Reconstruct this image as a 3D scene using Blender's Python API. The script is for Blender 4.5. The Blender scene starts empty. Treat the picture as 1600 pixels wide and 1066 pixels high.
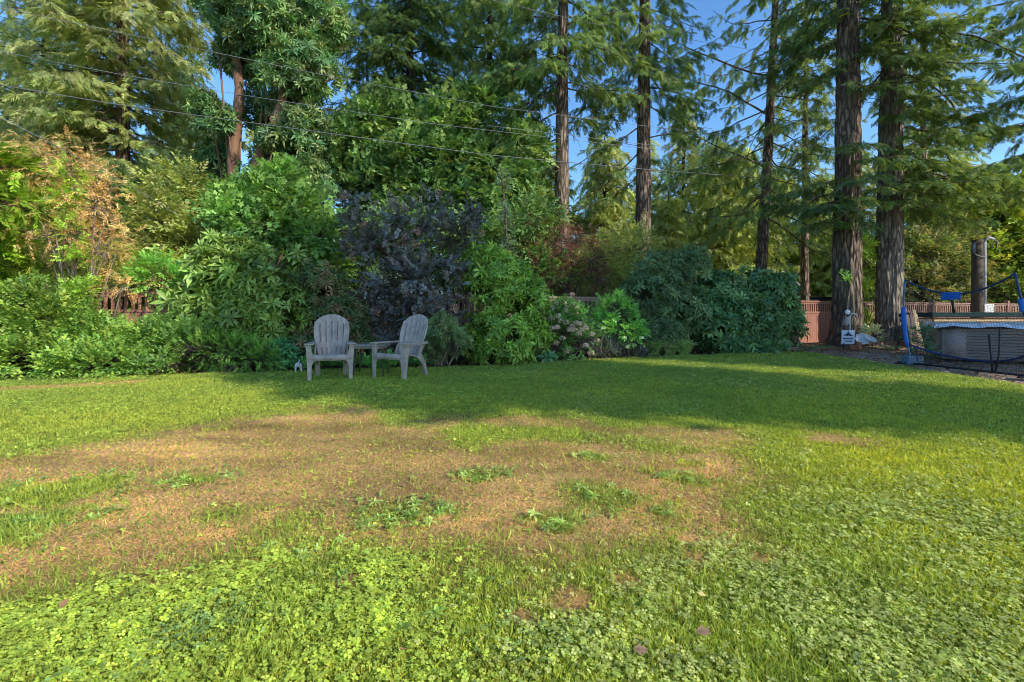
import bpy, bmesh, math, random
import numpy as np
from mathutils import Vector, Matrix

random.seed(11)
PI = math.pi
F, CX, HZ, EYE = 740.0, 800.0, 492.0, 0.95      # focal length in photo pixels, centre column, horizon row, eye height


def W(px, py, Y):
    return np.array([(px - CX) / F * Y, Y, EYE + (HZ - py) / F * Y])


def G(px, py):
    Y = F * EYE / (py - HZ)
    return np.array([(px - CX) / F * Y, Y])


scene = bpy.context.scene
COL = scene.collection

# ------------------------------------------------------------------ noise
_T2 = np.random.default_rng(3).random((256, 256))
_T3 = np.random.default_rng(4).random((64, 64, 64))


def vn2(x, y):
    xi = np.floor(x).astype(int); yi = np.floor(y).astype(int)
    fx = x - xi; fy = y - yi
    fx = fx * fx * (3 - 2 * fx); fy = fy * fy * (3 - 2 * fy)
    a = _T2[xi & 255, yi & 255]; b = _T2[(xi + 1) & 255, yi & 255]
    c = _T2[xi & 255, (yi + 1) & 255]; d = _T2[(xi + 1) & 255, (yi + 1) & 255]
    return (a * (1 - fx) + b * fx) * (1 - fy) + (c * (1 - fx) + d * fx) * fy


def fbm2(x, y, o=4):
    s = 0; a = .5; t = 0
    for i in range(o):
        s = s + a * vn2(x + 17.3 * i, y + 9.1 * i); t += a
        x = x * 2.03; y = y * 2.03; a *= .5
    return s / t


def vn3(x, y, z):
    xi = np.floor(x).astype(int); yi = np.floor(y).astype(int); zi = np.floor(z).astype(int)
    fx = x - xi; fy = y - yi; fz = z - zi
    fx = fx * fx * (3 - 2 * fx); fy = fy * fy * (3 - 2 * fy); fz = fz * fz * (3 - 2 * fz)
    r = 0
    for dx in (0, 1):
        for dy in (0, 1):
            for dz in (0, 1):
                w = (fx if dx else 1 - fx) * (fy if dy else 1 - fy) * (fz if dz else 1 - fz)
                r = r + w * _T3[(xi + dx) & 63, (yi + dy) & 63, (zi + dz) & 63]
    return r


def sdist(px, py, poly):
    """signed distance to polygon, positive inside"""
    poly = np.asarray(poly, float)
    out = np.empty(len(px))
    for s in range(0, len(px), 100000):
        x = px[s:s + 100000]; y = py[s:s + 100000]
        d = np.full(len(x), 1e9); ins = np.zeros(len(x), bool)
        for i in range(len(poly)):
            ax, ay = poly[i]; bx, by = poly[(i + 1) % len(poly)]
            ex, ey = bx - ax, by - ay
            t = np.clip(((x - ax) * ex + (y - ay) * ey) / (ex * ex + ey * ey + 1e-12), 0, 1)
            d = np.minimum(d, np.hypot(x - ax - t * ex, y - ay - t * ey))
            c = ((ay > y) != (by > y))
            with np.errstate(divide='ignore', invalid='ignore'):
                xx = (bx - ax) * (y - ay) / (by - ay) + ax
            ins ^= c & (x < xx)
        out[s:s + 100000] = np.where(ins, d, -d)
    return out


def sstep(a, b, x):
    t = np.clip((x - a) / (b - a), 0, 1)
    return t * t * (3 - 2 * t)


# ------------------------------------------------------------------ materials
def new_mat(name):
    m = bpy.data.materials.new(name); m.use_nodes = True
    nt = m.node_tree
    for n in list(nt.nodes):
        nt.nodes.remove(n)
    out = nt.nodes.new('ShaderNodeOutputMaterial')
    return m, nt, out


def N(nt, kind, **kw):
    n = nt.nodes.new(kind)
    for k, v in kw.items():
        if k in n.inputs:
            n.inputs[k].default_value = v
        else:
            setattr(n, k, v)
    return n


def mat_foliage(name, rough=.5, trans=.35, spec=.3, gain=1.5):
    m, nt, out = new_mat(name)
    at = N(nt, 'ShaderNodeAttribute', attribute_name='Col')
    no = N(nt, 'ShaderNodeTexNoise'); no.inputs['Scale'].default_value = 9.0; no.inputs['Detail'].default_value = 2
    tc = N(nt, 'ShaderNodeTexCoord'); nt.links.new(tc.outputs['Object'], no.inputs['Vector'])
    mr = N(nt, 'ShaderNodeMapRange'); mr.inputs['From Min'].default_value = .3; mr.inputs['From Max'].default_value = .7
    mr.inputs['To Min'].default_value = .8 * gain; mr.inputs['To Max'].default_value = 1.2 * gain
    nt.links.new(no.outputs['Fac'], mr.inputs['Value'])
    mul = N(nt, 'ShaderNodeMix', data_type='RGBA', blend_type='MULTIPLY'); mul.inputs[0].default_value = 1
    nt.links.new(at.outputs['Color'], mul.inputs[6]); nt.links.new(mr.outputs['Result'], mul.inputs[7])
    b = N(nt, 'ShaderNodeBsdfPrincipled'); b.inputs['Roughness'].default_value = rough
    b.inputs['Specular IOR Level'].default_value = spec
    nt.links.new(mul.outputs[2], b.inputs['Base Color'])
    if trans > 0:
        tr = N(nt, 'ShaderNodeBsdfTranslucent')
        m2 = N(nt, 'ShaderNodeMix', data_type='RGBA', blend_type='MULTIPLY'); m2.inputs[0].default_value = 1
        nt.links.new(mul.outputs[2], m2.inputs[6]); m2.inputs[7].default_value = (1.9, 1.7, .7, 1)
        nt.links.new(m2.outputs[2], tr.inputs['Color'])
        mx = N(nt, 'ShaderNodeMixShader'); mx.inputs[0].default_value = trans
        nt.links.new(b.outputs[0], mx.inputs[1]); nt.links.new(tr.outputs[0], mx.inputs[2])
        nt.links.new(mx.outputs[0], out.inputs[0])
    else:
        nt.links.new(b.outputs[0], out.inputs[0])
    return m


def mat_plain(name, c1, c2, scale=4.0, rough=.7, spec=.3, stretch=(1, 1, 1), bump=.2, bscale=None, detail=6, metal=0, bdist=.02):
    m, nt, out = new_mat(name)
    tc = N(nt, 'ShaderNodeTexCoord'); mp = N(nt, 'ShaderNodeMapping'); mp.inputs['Scale'].default_value = stretch
    nt.links.new(tc.outputs['Object'], mp.inputs['Vector'])
    no = N(nt, 'ShaderNodeTexNoise'); no.inputs['Scale'].default_value = scale; no.inputs['Detail'].default_value = detail
    no.inputs['Roughness'].default_value = .65
    nt.links.new(mp.outputs[0], no.inputs['Vector'])
    cr = N(nt, 'ShaderNodeValToRGB'); cr.color_ramp.elements[0].position = .32; cr.color_ramp.elements[1].position = .68
    cr.color_ramp.elements[0].color = (*c1, 1); cr.color_ramp.elements[1].color = (*c2, 1)
    nt.links.new(no.outputs['Fac'], cr.inputs['Fac'])
    b = N(nt, 'ShaderNodeBsdfPrincipled'); b.inputs['Roughness'].default_value = rough
    b.inputs['Specular IOR Level'].default_value = spec; b.inputs['Metallic'].default_value = metal
    nt.links.new(cr.outputs[0], b.inputs['Base Color'])
    if bump:
        n2 = N(nt, 'ShaderNodeTexNoise'); n2.inputs['Scale'].default_value = bscale or scale * 3; n2.inputs['Detail'].default_value = 4
        nt.links.new(mp.outputs[0], n2.inputs['Vector'])
        bp = N(nt, 'ShaderNodeBump'); bp.inputs['Strength'].default_value = bump; bp.inputs['Distance'].default_value = bdist
        nt.links.new(n2.outputs['Fac'], bp.inputs['Height']); nt.links.new(bp.outputs[0], b.inputs['Normal'])
    nt.links.new(b.outputs[0], out.inputs[0])
    return m


def mat_bark(name, dark, light, mossy=None, scale=1.0, bump=.9):
    m, nt, out = new_mat(name)
    tc = N(nt, 'ShaderNodeTexCoord'); mp = N(nt, 'ShaderNodeMapping'); mp.inputs['Scale'].default_value = (10 * scale, 10 * scale, 2.1 * scale)
    nt.links.new(tc.outputs['Object'], mp.inputs['Vector'])
    nw = N(nt, 'ShaderNodeTexNoise'); nw.inputs['Scale'].default_value = 1.2; nw.inputs['Detail'].default_value = 5
    nt.links.new(mp.outputs[0], nw.inputs['Vector'])
    vo = N(nt, 'ShaderNodeTexVoronoi'); vo.feature = 'DISTANCE_TO_EDGE'; vo.inputs['Scale'].default_value = 1.0
    ad = N(nt, 'ShaderNodeMix', data_type='VECTOR'); ad.inputs[0].default_value = .35
    nt.links.new(mp.outputs[0], ad.inputs[4]); nt.links.new(nw.outputs['Color'], ad.inputs[5])
    nt.links.new(ad.outputs[1], vo.inputs['Vector'])
    mr = N(nt, 'ShaderNodeMapRange'); mr.inputs['From Max'].default_value = .3
    nt.links.new(vo.outputs['Distance'], mr.inputs['Value'])
    mm = N(nt, 'ShaderNodeMath', operation='MULTIPLY'); nt.links.new(mr.outputs[0], mm.inputs[0]); nt.links.new(nw.outputs['Fac'], mm.inputs[1])
    cr = N(nt, 'ShaderNodeValToRGB'); cr.color_ramp.elements[0].position = .05; cr.color_ramp.elements[1].position = .6
    cr.color_ramp.elements[0].color = (*dark, 1); cr.color_ramp.elements[1].color = (*light, 1)
    nt.links.new(mm.outputs[0], cr.inputs['Fac'])
    n3 = N(nt, 'ShaderNodeTexNoise'); n3.inputs['Scale'].default_value = .9; n3.inputs['Detail'].default_value = 3
    nt.links.new(tc.outputs['Object'], n3.inputs['Vector'])
    mo = mossy or tuple(.7 * a for a in light)
    c2 = N(nt, 'ShaderNodeMix', data_type='RGBA'); c2.inputs[7].default_value = (*mo, 1)
    m3 = N(nt, 'ShaderNodeMapRange'); m3.inputs['From Min'].default_value = .5; m3.inputs['From Max'].default_value = .7; m3.inputs['To Max'].default_value = .55
    nt.links.new(n3.outputs['Fac'], m3.inputs['Value']); nt.links.new(m3.outputs[0], c2.inputs[0])
    nt.links.new(cr.outputs[0], c2.inputs[6])
    b = N(nt, 'ShaderNodeBsdfPrincipled'); b.inputs['Roughness'].default_value = .9; b.inputs['Specular IOR Level'].default_value = .15
    nt.links.new(c2.outputs[2], b.inputs['Base Color'])
    bp = N(nt, 'ShaderNodeBump'); bp.inputs['Strength'].default_value = bump; bp.inputs['Distance'].default_value = .05
    nt.links.new(mm.outputs[0], bp.inputs['Height']); nt.links.new(bp.outputs[0], b.inputs['Normal'])
    nt.links.new(b.outputs[0], out.inputs[0])
    return m


def mat_ground_attr(name, rough=.95):
    m, nt, out = new_mat(name)
    at = N(nt, 'ShaderNodeAttribute', attribute_name='Col')
    tc = N(nt, 'ShaderNodeTexCoord')
    no = N(nt, 'ShaderNodeTexNoise'); no.inputs['Scale'].default_value = 60; no.inputs['Detail'].default_value = 6
    nt.links.new(tc.outputs['Object'], no.inputs['Vector'])
    mr = N(nt, 'ShaderNodeMapRange'); mr.inputs['From Min'].default_value = .3; mr.inputs['From Max'].default_value = .7
    mr.inputs['To Min'].default_value = .5; mr.inputs['To Max'].default_value = 1.4
    nt.links.new(no.outputs['Fac'], mr.inputs['Value'])
    mul = N(nt, 'ShaderNodeMix', data_type='RGBA', blend_type='MULTIPLY'); mul.inputs[0].default_value = 1
    nt.links.new(at.outputs['Color'], mul.inputs[6]); nt.links.new(mr.outputs[0], mul.inputs[7])
    b = N(nt, 'ShaderNodeBsdfPrincipled'); b.inputs['Roughness'].default_value = rough; b.inputs['Specular IOR Level'].default_value = .1
    nt.links.new(mul.outputs[2], b.inputs['Base Color'])
    bp = N(nt, 'ShaderNodeBump'); bp.inputs['Strength'].default_value = .6; bp.inputs['Distance'].default_value = .02
    nt.links.new(no.outputs['Fac'], bp.inputs['Height']); nt.links.new(bp.outputs[0], b.inputs['Normal'])
    nt.links.new(b.outputs[0], out.inputs[0])
    return m


M = {}
M['leaf'] = mat_foliage('leaf matte', .6, .27, .2, 2.25)
M['gloss'] = mat_foliage('leaf glossy', .40, .18, .32, 2.6)
M['needle'] = mat_foliage('conifer needles', .6, .3, .2, 2.2)
M['grass'] = mat_foliage('grass blades', .6, .35, .12, 2.0)
M['flower'] = mat_foliage('flower petals', .8, .3, .1, 1.45)
M['fir_bark'] = mat_bark('fir bark', (.07, .047, .034), (.41, .29, .215), (.25, .20, .135), 1.5)
M['big_bark'] = mat_bark('old fir bark', (.075, .054, .04), (.33, .245, .18), (.19, .155, .105), 1.5, .9)
M['grey_bark'] = mat_bark('grey fir bark', (.11, .088, .07), (.42, .355, .29), (.26, .225, .17), 1.5, .9)
M['dark_bark'] = mat_bark('dark bark', (.03, .023, .019), (.13, .10, .082), None, 1.4)
M['red_bark'] = mat_plain('red peeling bark', (.12, .055, .03), (.30, .17, .10), 5, .7, .3, (1, 1, .35), .4, 14)
M['stem'] = mat_plain('shrub stems', (.06, .045, .035), (.16, .13, .10), 12, .85, .2, (1, 1, .4), .3)
M['pale_stem'] = mat_plain('pale stems', (.16, .12, .09), (.34, .28, .22), 12, .85, .2, (1, 1, .4), .3)
M['fence'] = mat_plain('red brown stained wood', (.29, .125, .085), (.44, .225, .165), 3, .8, .25, (6, 6, .7), .25)
M['fence_pale'] = mat_plain('weathered fence wood', (.28, .155, .115), (.45, .295, .225), 3, .85, .2, (6, 6, .7), .25)
M['chair'] = mat_plain('taupe resin', (.27, .225, .188), (.49, .415, .352), 7, .55, .35, (1, 1, 1), .05, 120, bdist=.002)
M['white'] = mat_plain('white paint', (.66, .66, .66), (.80, .80, .79), 8, .5, .4, bump=.05)
M['sign_face'] = mat_plain('pale sign face', (.62, .70, .76), (.70, .77, .82), 8, .4, .4, bump=0)
M['navy'] = mat_plain('navy print', (.02, .045, .10), (.03, .06, .13), 8, .5, .4, bump=0)
M['blue'] = mat_plain('blue nylon', (.015, .12, .55), (.03, .19, .66), 14, .55, .4, bump=.3, bscale=25)
M['blue_dark'] = mat_plain('dark blue tube', (.01, .035, .13), (.02, .06, .20), 14, .45, .4, bump=.1)
M['blue_steel'] = mat_plain('blue grey steel', (.08, .15, .23), (.13, .21, .30), 14, .45, .5, bump=.1)
M['black'] = mat_plain('black cord', (.012, .012, .014), (.03, .03, .033), 20, .6, .4, bump=.1)
M['wire'] = mat_plain('weathered cable', (.10, .105, .115), (.17, .175, .185), 2, .5, .5, bump=.0)
M['wire_pale'] = mat_plain('pale cable', (.17, .18, .19), (.26, .27, .28), 2, .5, .5, bump=.0)
M['pole'] = mat_plain('creosoted pole wood', (.07, .055, .04), (.15, .12, .09), 4, .85, .2, (5, 5, .4), .4)
M['conduit'] = mat_plain('grey conduit', (.32, .33, .34), (.46, .47, .48), 6, .45, .5, bump=.05)
M['tub'] = mat_plain('dark brown tub slats', (.13, .105, .092), (.27, .225, .20), 2.2, .36, .5, (.6, .6, 9), .15)
M['tub_tan'] = mat_plain('tan tub corner', (.32, .235, .20), (.42, .32, .28), 5, .35, .5, bump=.05)
M['silver'] = mat_plain('silver foil sheet', (.50, .55, .62), (.82, .86, .92), 7, .28, .6, bump=.8, bscale=9, metal=.2, bdist=.05)
M['green_lid'] = mat_plain('dark green vinyl', (.010, .030, .032), (.025, .055, .055), 6, .75, .12, bump=.2)
M['orange_wood'] = mat_plain('warm cedar boards', (.22, .09, .035), (.40, .20, .09), 4, .7, .3, (8, 8, .6), .2)
M['plank'] = mat_plain('pale new planks', (.50, .34, .17), (.66, .50, .30), 4, .75, .25, (8, 8, .6), .2)
M['roof'] = mat_plain('pale grey shingles', (.36, .37, .40), (.52, .53, .56), 3, .8, .2, (1, 9, 9), .4)
M['shed_wall'] = mat_plain('brown shed wall', (.14, .09, .06), (.22, .15, .10), 3, .85, .2, (6, 6, .6), .2)
M['car'] = mat_plain('dark car paint', (.012, .014, .018), (.018, .02, .026), 2, .25, .5, bump=0)
M['glass'] = mat_plain('dark glass', (.02, .025, .03), (.035, .04, .05), 2, .08, .6, bump=0)
M['rubber'] = mat_plain('rubber', (.015, .015, .015), (.03, .03, .03), 9, .9, .2, bump=.1)
M['steel'] = mat_plain('galvanised pipe', (.38, .40, .41), (.56, .58, .58), 9, .4, .5, bump=.05, metal=.3)
M['burlap'] = mat_plain('beige sack', (.30, .25, .21), (.42, .36, .31), 18, .9, .1, bump=.4)
M['red'] = mat_plain('red glaze', (.42, .035, .03), (.60, .07, .05), 8, .35, .5, bump=.1)
M['dog_white'] = mat_plain('short white coat', (.62, .58, .53), (.80, .78, .75), 30, .85, .15, bump=.4, bscale=120)
M['dog_dark'] = mat_plain('dark coat patch', (.03, .028, .028), (.07, .06, .055), 30, .85, .15, bump=.4, bscale=120)
M['dirt'] = mat_ground_attr('bare soil and needles')
M['lawn'] = mat_ground_attr('turf')
M['forest_floor'] = mat_plain('forest floor', (.035, .028, .018), (.10, .085, .045), 1.2, .95, .1, bump=.6)
M['litter'] = mat_foliage('bark litter', .9, 0, .1, 1.2)
M['brick'] = mat_plain('orange clay brick', (.34, .12, .06), (.48, .22, .12), 14, .9, .2, bump=.3)


# ------------------------------------------------------------------ object helpers
def empty(name, loc, label, cat, group=None):
    o = bpy.data.objects.new(name, None); COL.objects.link(o)
    o.location = loc; o.empty_display_size = .1
    o['label'] = label; o['category'] = cat
    if group:
        o['group'] = group
    return o


def link(name, me, mat, parent=None, world=True):
    o = bpy.data.objects.new(name, me); COL.objects.link(o)
    me.materials.append(mat)
    if parent is not None:
        o.parent = parent
        if world:                        # mesh is written in world coordinates
            p = parent
            off = Vector((0, 0, 0))
            while p is not None:
                off += p.location; p = p.parent
            o.location = -off
    return o


def tag(o, label, cat, group=None):
    o['label'] = label; o['category'] = cat
    if group:
        o['group'] = group
    return o


def raw_mesh(name, v, t, col=None, smooth=False):
    me = bpy.data.meshes.new(name)
    v = np.asarray(v, np.float32); t = np.asarray(t, np.int32)
    k = t.shape[1]
    me.vertices.add(len(v)); me.vertices.foreach_set('co', v.ravel())
    me.loops.add(t.size); me.loops.foreach_set('vertex_index', t.ravel())
    me.polygons.add(len(t))
    me.polygons.foreach_set('loop_start', np.arange(0, t.size, k, dtype=np.int32))
    me.polygons.foreach_set('loop_total', np.full(len(t), k, np.int32))
    if smooth:
        me.polygons.foreach_set('use_smooth', np.ones(len(t), bool))
    if col is not None:
        a = me.attributes.new('Col', 'FLOAT_COLOR', 'POINT')
        c = np.ones((len(v), 4), np.float32); c[:, :3] = col
        a.data.foreach_set('color', c.ravel())
    me.update(calc_edges=True)
    return me


class MB:
    """collects boxes, prisms, tubes -> one mesh object"""
    def __init__(s):
        s.v = []; s.f = []; s.sm = []

    def add(s, v, f, smooth=False, mtx=None):
        n = len(s.v)
        for p in v:
            p = Vector(p)
            if mtx is not None:
                p = mtx @ p
            s.v.append(p[:])
        for q in f:
            s.f.append([n + i for i in q]); s.sm.append(smooth)

    def box(s, c, d, mtx=None):
        x, y, z = [k / 2 for k in d]
        v = [(c[0] + i * x, c[1] + j * y, c[2] + k * z) for k in (-1, 1) for j in (-1, 1) for i in (-1, 1)]
        s.add(v, [(0, 2, 3, 1), (4, 5, 7, 6), (0, 1, 5, 4), (2, 6, 7, 3), (0, 4, 6, 2), (1, 3, 7, 5)], False, mtx)

    def prism(s, poly, y0, y1, mtx=None, axis='y'):
        """poly in (a,b); extruded along axis"""
        n = len(poly)
        def pt(a, b, h):
            return (a, h, b) if axis == 'y' else ((a, b, h) if axis == 'z' else (h, a, b))
        v = [pt(a, b, y0) for a, b in poly] + [pt(a, b, y1) for a, b in poly]
        f = [list(range(n))[::-1], list(range(n, 2 * n))] + [(i, (i + 1) % n, n + (i + 1) % n, n + i) for i in range(n)]
        s.add(v, f, False, mtx)

    def tube(s, pts, r, seg=6, mtx=None):
        v, f = tube_geo(pts, r, seg)
        s.add(v, f, True, mtx)

    def build(s, name, mat, parent=None, world=True, bevel=0):
        me = bpy.data.meshes.new(name)
        me.from_pydata(s.v, [], s.f)
        me.polygons.foreach_set('use_smooth', s.sm)
        bm = bmesh.new(); bm.from_mesh(me); bmesh.ops.recalc_face_normals(bm, faces=bm.faces); bm.to_mesh(me); bm.free()
        o = link(name, me, mat, parent, world)
        if bevel:
            b = o.modifiers.new('edge', 'BEVEL'); b.width = bevel; b.segments = 2; b.limit_method = 'ANGLE'
        return o


def tube_geo(pts, r, seg=6):
    pts = [np.asarray(p, float) for p in pts]; n = len(pts)
    rr = [r] * n if np.isscalar(r) else list(r)
    v = []; f = []
    ref = np.array([.31, .22, .92])
    for i, p in enumerate(pts):
        t = pts[min(i + 1, n - 1)] - pts[max(i - 1, 0)]; t = t / (np.linalg.norm(t) + 1e-9)
        a = np.cross(t, ref)
        if np.linalg.norm(a) < .15:
            a = np.cross(t, [1, 0, 0])
        a /= np.linalg.norm(a); b = np.cross(t, a)
        for k in range(seg):
            th = 2 * PI * k / seg
            v.append(p + rr[i] * (math.cos(th) * a + math.sin(th) * b))
    for i in range(n - 1):
        for k in range(seg):
            k2 = (k + 1) % seg
            f.append((i * seg + k, i * seg + k2, (i + 1) * seg + k2, (i + 1) * seg + k))
    f.append(tuple(range(seg))[::-1]); f.append(tuple((n - 1) * seg + k for k in range(seg)))
    return v, f


class Wood:
    """many limbs in one mesh: quads only, fast"""
    def __init__(s):
        s.v = []; s.f = []; s.n = 0

    def limb(s, pts, r, seg=5):
        v, f = tube_geo(pts, r, seg)
        s.v.append(np.array(v)); q = np.array([g for g in f if len(g) == 4 and True][: (len(pts) - 1) * seg]) + s.n
        s.f.append(q); s.n += len(v)

    def raw(s, v, q):
        s.v.append(np.asarray(v)); s.f.append(np.asarray(q) + s.n); s.n += len(v)

    def mesh(s, name):
        return raw_mesh(name, np.concatenate(s.v), np.concatenate(s.f), smooth=True)


class Leaves:
    def __init__(s):
        s.v = []; s.t = []; s.c = []; s.n = 0

    def add(s, tm, pos, X, Z, size, col, wid=1.0):
        tv, tf, tc = tm
        pos = np.asarray(pos, np.float32); k = len(pos)
        if k == 0:
            return
        X = np.asarray(X, np.float32); Z = np.asarray(Z, np.float32)
        X = X / (np.linalg.norm(X, axis=1, keepdims=True) + 1e-9)
        Y = np.cross(Z, X); Y /= (np.linalg.norm(Y, axis=1, keepdims=True) + 1e-9)
        Z = np.cross(X, Y)
        size = np.broadcast_to(np.asarray(size, np.float32), (k,))[:, None, None]
        wid = np.broadcast_to(np.asarray(wid, np.float32), (k,))[:, None, None]
        v = pos[:, None] + size * (tv[None, :, 0:1] * X[:, None] + wid * tv[None, :, 1:2] * Y[:, None] + tv[None, :, 2:3] * Z[:, None])
        m = len(tv)
        t = tf[None] + (np.arange(k) * m)[:, None, None] + s.n
        s.v.append(v.reshape(-1, 3).astype(np.float32)); s.t.append(t.reshape(-1, 3).astype(np.int32))
        s.c.append((np.asarray(col, np.float32)[:, None, :] * tc[None, :, None]).reshape(-1, 3).astype(np.float32))
        s.n += k * m

    def mesh(s, name):
        return raw_mesh(name, np.concatenate(s.v), np.concatenate(s.t), np.concatenate(s.c))


# ------------------------------------------------------------------ leaf templates  (verts, tris, shade per vertex)
def T(v, t, c=None):
    v = np.array(v, np.float32); t = np.array(t, np.int32)
    return v, t, (np.ones(len(v), np.float32) if c is None else np.array(c, np.float32))


def t_join(parts):
    v = []; t = []; c = []; n = 0
    for (a, b, d) in parts:
        v.append(a); t.append(b + n); c.append(d); n += len(a)
    return np.concatenate(v), np.concatenate(t), np.concatenate(c)


def t_place(tm, pos, ax, up=(0, 0, 1), s=1.0, shade=1.0):
    v, t, c = tm
    X = np.array(ax, float); X /= np.linalg.norm(X)
    Y = np.cross(np.array(up, float), X); Y /= np.linalg.norm(Y) + 1e-9
    Z = np.cross(X, Y)
    return (np.array(pos) + s * (v[:, 0:1] * X + v[:, 1:2] * Y + v[:, 2:3] * Z)).astype(np.float32), t, c * shade


def leaf(w, fold=.08, droop=.12, peak=.45):
    return T([(0, 0, 0), (peak, w / 2, fold), (peak, 0, 0), (peak, -w / 2, fold), (1, 0, -droop)],
             [(0, 2, 1), (0, 3, 2), (1, 2, 4), (2, 3, 4)], [.9, 1.05, .95, 1.05, 1.05])


DIAMOND = T([(0, 0, 0), (.45, .5, .03), (1, 0, -.05), (.45, -.5, .03)], [(0, 2, 1), (0, 3, 2)])


def round_leaf(w=.8):
    return T([(0, 0, 0), (.3, w * .45, .05), (.75, w * .42, .03), (1, 0, -.05), (.75, -w * .42, .03), (.3, -w * .45, .05)],
             [(0, 3, 1), (1, 3, 2), (0, 5, 3), (5, 4, 3)])


def twig(n, ll, lw, ang=50, droop=.2, seed=1, base=None):
    r = random.Random(seed); lf = base or leaf(lw)
    ps = []
    for i in range(n):
        u = .12 + .85 * i / max(1, n - 1)
        a = math.radians(ang * r.uniform(.7, 1.3)) * (1 if i % 2 else -1)
        if i == n - 1:
            a = 0
        d = (math.cos(a), math.sin(a), -droop * r.uniform(.2, 1.6) + .1)
        up = (r.uniform(-.5, .5), r.uniform(-.5, .5), 1)
        ps.append(t_place(lf, (u, 0, -droop * u * u), d, up, ll * r.uniform(.75, 1.2), r.uniform(.85, 1.15)))
    return t_join(ps)


def whorl(n, w, droop, seed=1):
    r = random.Random(seed); lf = leaf(w, .06, .18, .55); ps = []
    for i in range(n):
        a = 2 * PI * i / n + r.uniform(-.25, .25)
        e = r.uniform(-droop, .45)
        ps.append(t_place(lf, (0, 0, .02 * (i % 2)), (math.cos(a), math.sin(a), e), (0, 0, 1), r.uniform(.75, 1.1), r.uniform(.85, 1.15)))
    for i in range(3):
        a = r.uniform(0, 6.28)
        ps.append(t_place(lf, (0, 0, .04), (math.cos(a) * .6, math.sin(a) * .6, .8), (math.cos(a), math.sin(a), -.4), r.uniform(.45, .7), 1.2))
    return t_join(ps)


def palmate():
    ang = [180, 140, 110, 82, 62, 40, 20, 0, -20, -40, -62, -82, -110, -140]
    rad = [.12, .5, .72, .46, .92, .88, .5, 1.05, .5, .88, .92, .46, .72, .5]
    v = [(.42, 0, .02)]
    for a, q in zip(ang, rad):
        a = math.radians(a)
        v.append((.42 + .58 * q * math.cos(a), .6 * q * math.sin(a), -.10 * q * q))
    n = len(ang)
    return T(v, [(0, 1 + (i + 1) % n, 1 + i) for i in range(n)])


def spray(seed=1, n=10, ll=.42, w=.078, droop=.3):
    """flat conifer spray: side twiglets on a drooping rachis"""
    r = random.Random(seed); ps = []
    dm = T([(0, 0, 0), (.35, .5, 0), (1, 0, 0), (.35, -.5, 0)], [(0, 2, 1), (0, 3, 2)], [.8, 1, 1.15, 1])
    for i in range(n):
        u = .05 + .85 * i / n
        for sd in (-1, 1):
            a = math.radians(r.uniform(32, 60)) * sd
            L = ll * (1.05 - .75 * u) * r.uniform(.7, 1.25)
            v, t, c = dm
            vv = v.copy(); vv[:, 1] *= w / max(L, .05)
            ps.append(t_place((vv, t, c), (u, 0, -droop * u * u), (math.cos(a), math.sin(a), -r.uniform(.05, .5)), (r.uniform(-.4, .4), r.uniform(-.4, .4), 1), L, r.uniform(.85, 1.1)))
    v, t, c = dm
    vv = v.copy(); vv[:, 1] *= w / 1.0
    ps.append(t_place((vv, t, c), (0, 0, 0), (1, 0, -droop), (0, 0, 1), 1.0, .9))
    return t_join(ps)


def clover(seed=1):
    r = random.Random(seed); ps = []
    lf = T([(0, 0, 0), (.55, .45, .10), (.95, .30, .02), (.85, 0, -.02), (.95, -.30, .02), (.55, -.45, .10)],
           [(0, 3, 1), (1, 3, 2), (0, 5, 3), (5, 4, 3)], [.85, 1, 1.05, .95, 1.05, 1])
    for i in range(3):
        a = 2 * PI * i / 3 + r.uniform(-.2, .2)
        ps.append(t_place(lf, (0, 0, 0), (math.cos(a), math.sin(a), r.uniform(-.25, .3)), (0, 0, 1), r.uniform(.42, .58), r.uniform(.9, 1.1)))
    return t_join(ps)


WHORLS = [whorl(8, .30, .35, i) for i in range(4)]
WHORLS_N = [whorl(9, .24, .6, 10 + i) for i in range(4)]
TWIGS = [twig(9, .34, .5, 55, .25, i) for i in range(4)]                    # ordinary hedge twig
TWIGS_S = [twig(13, .22, .45, 50, .2, 20 + i) for i in range(4)]             # small leaved
TWIGS_R = [twig(9, .30, .8, 60, .15, 30 + i, round_leaf(.85)) for i in range(4)]   # round leaved
TWIGS_M = [twig(6, .42, 1, 55, .35, 40 + i, palmate()) for i in range(4)]   # maple
LACE = [twig(15, .20, .28, 55, .4, 50 + i) for i in range(4)]                # lacy fine leaves
SPRAYS = [spray(i) for i in range(5)]
FINE_SPRAYS = [spray(20 + i, 11, .38, .075, .5) for i in range(5)]
CLOVERS = [clover(i) for i in range(5)]


def rcol(rg, k, pal, jit=.18):
    pal = np.asarray(pal, float)
    a = pal[rg.integers(0, len(pal), k)]; b = pal[rg.integers(0, len(pal), k)]
    w = rg.random((k, 1))
    return np.clip((a * w + b * (1 - w)) * np.exp(rg.normal(0, jit, (k, 1))), 0, .9)


def rdir(rg, k):
    d = rg.normal(size=(k, 3)); return d / np.linalg.norm(d, axis=1, keepdims=True)


def scatter(lv, rg, tms, pos, X, Z, size, col, wid=1.0):
    idx = rg.integers(0, len(tms), len(pos))
    size = np.broadcast_to(size, (len(pos),))
    for i, tm in enumerate(tms):
        q = idx == i
        if q.any():
            lv.add(tm, pos[q], X[q], Z[q], size[q], col[q], wid)


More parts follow.
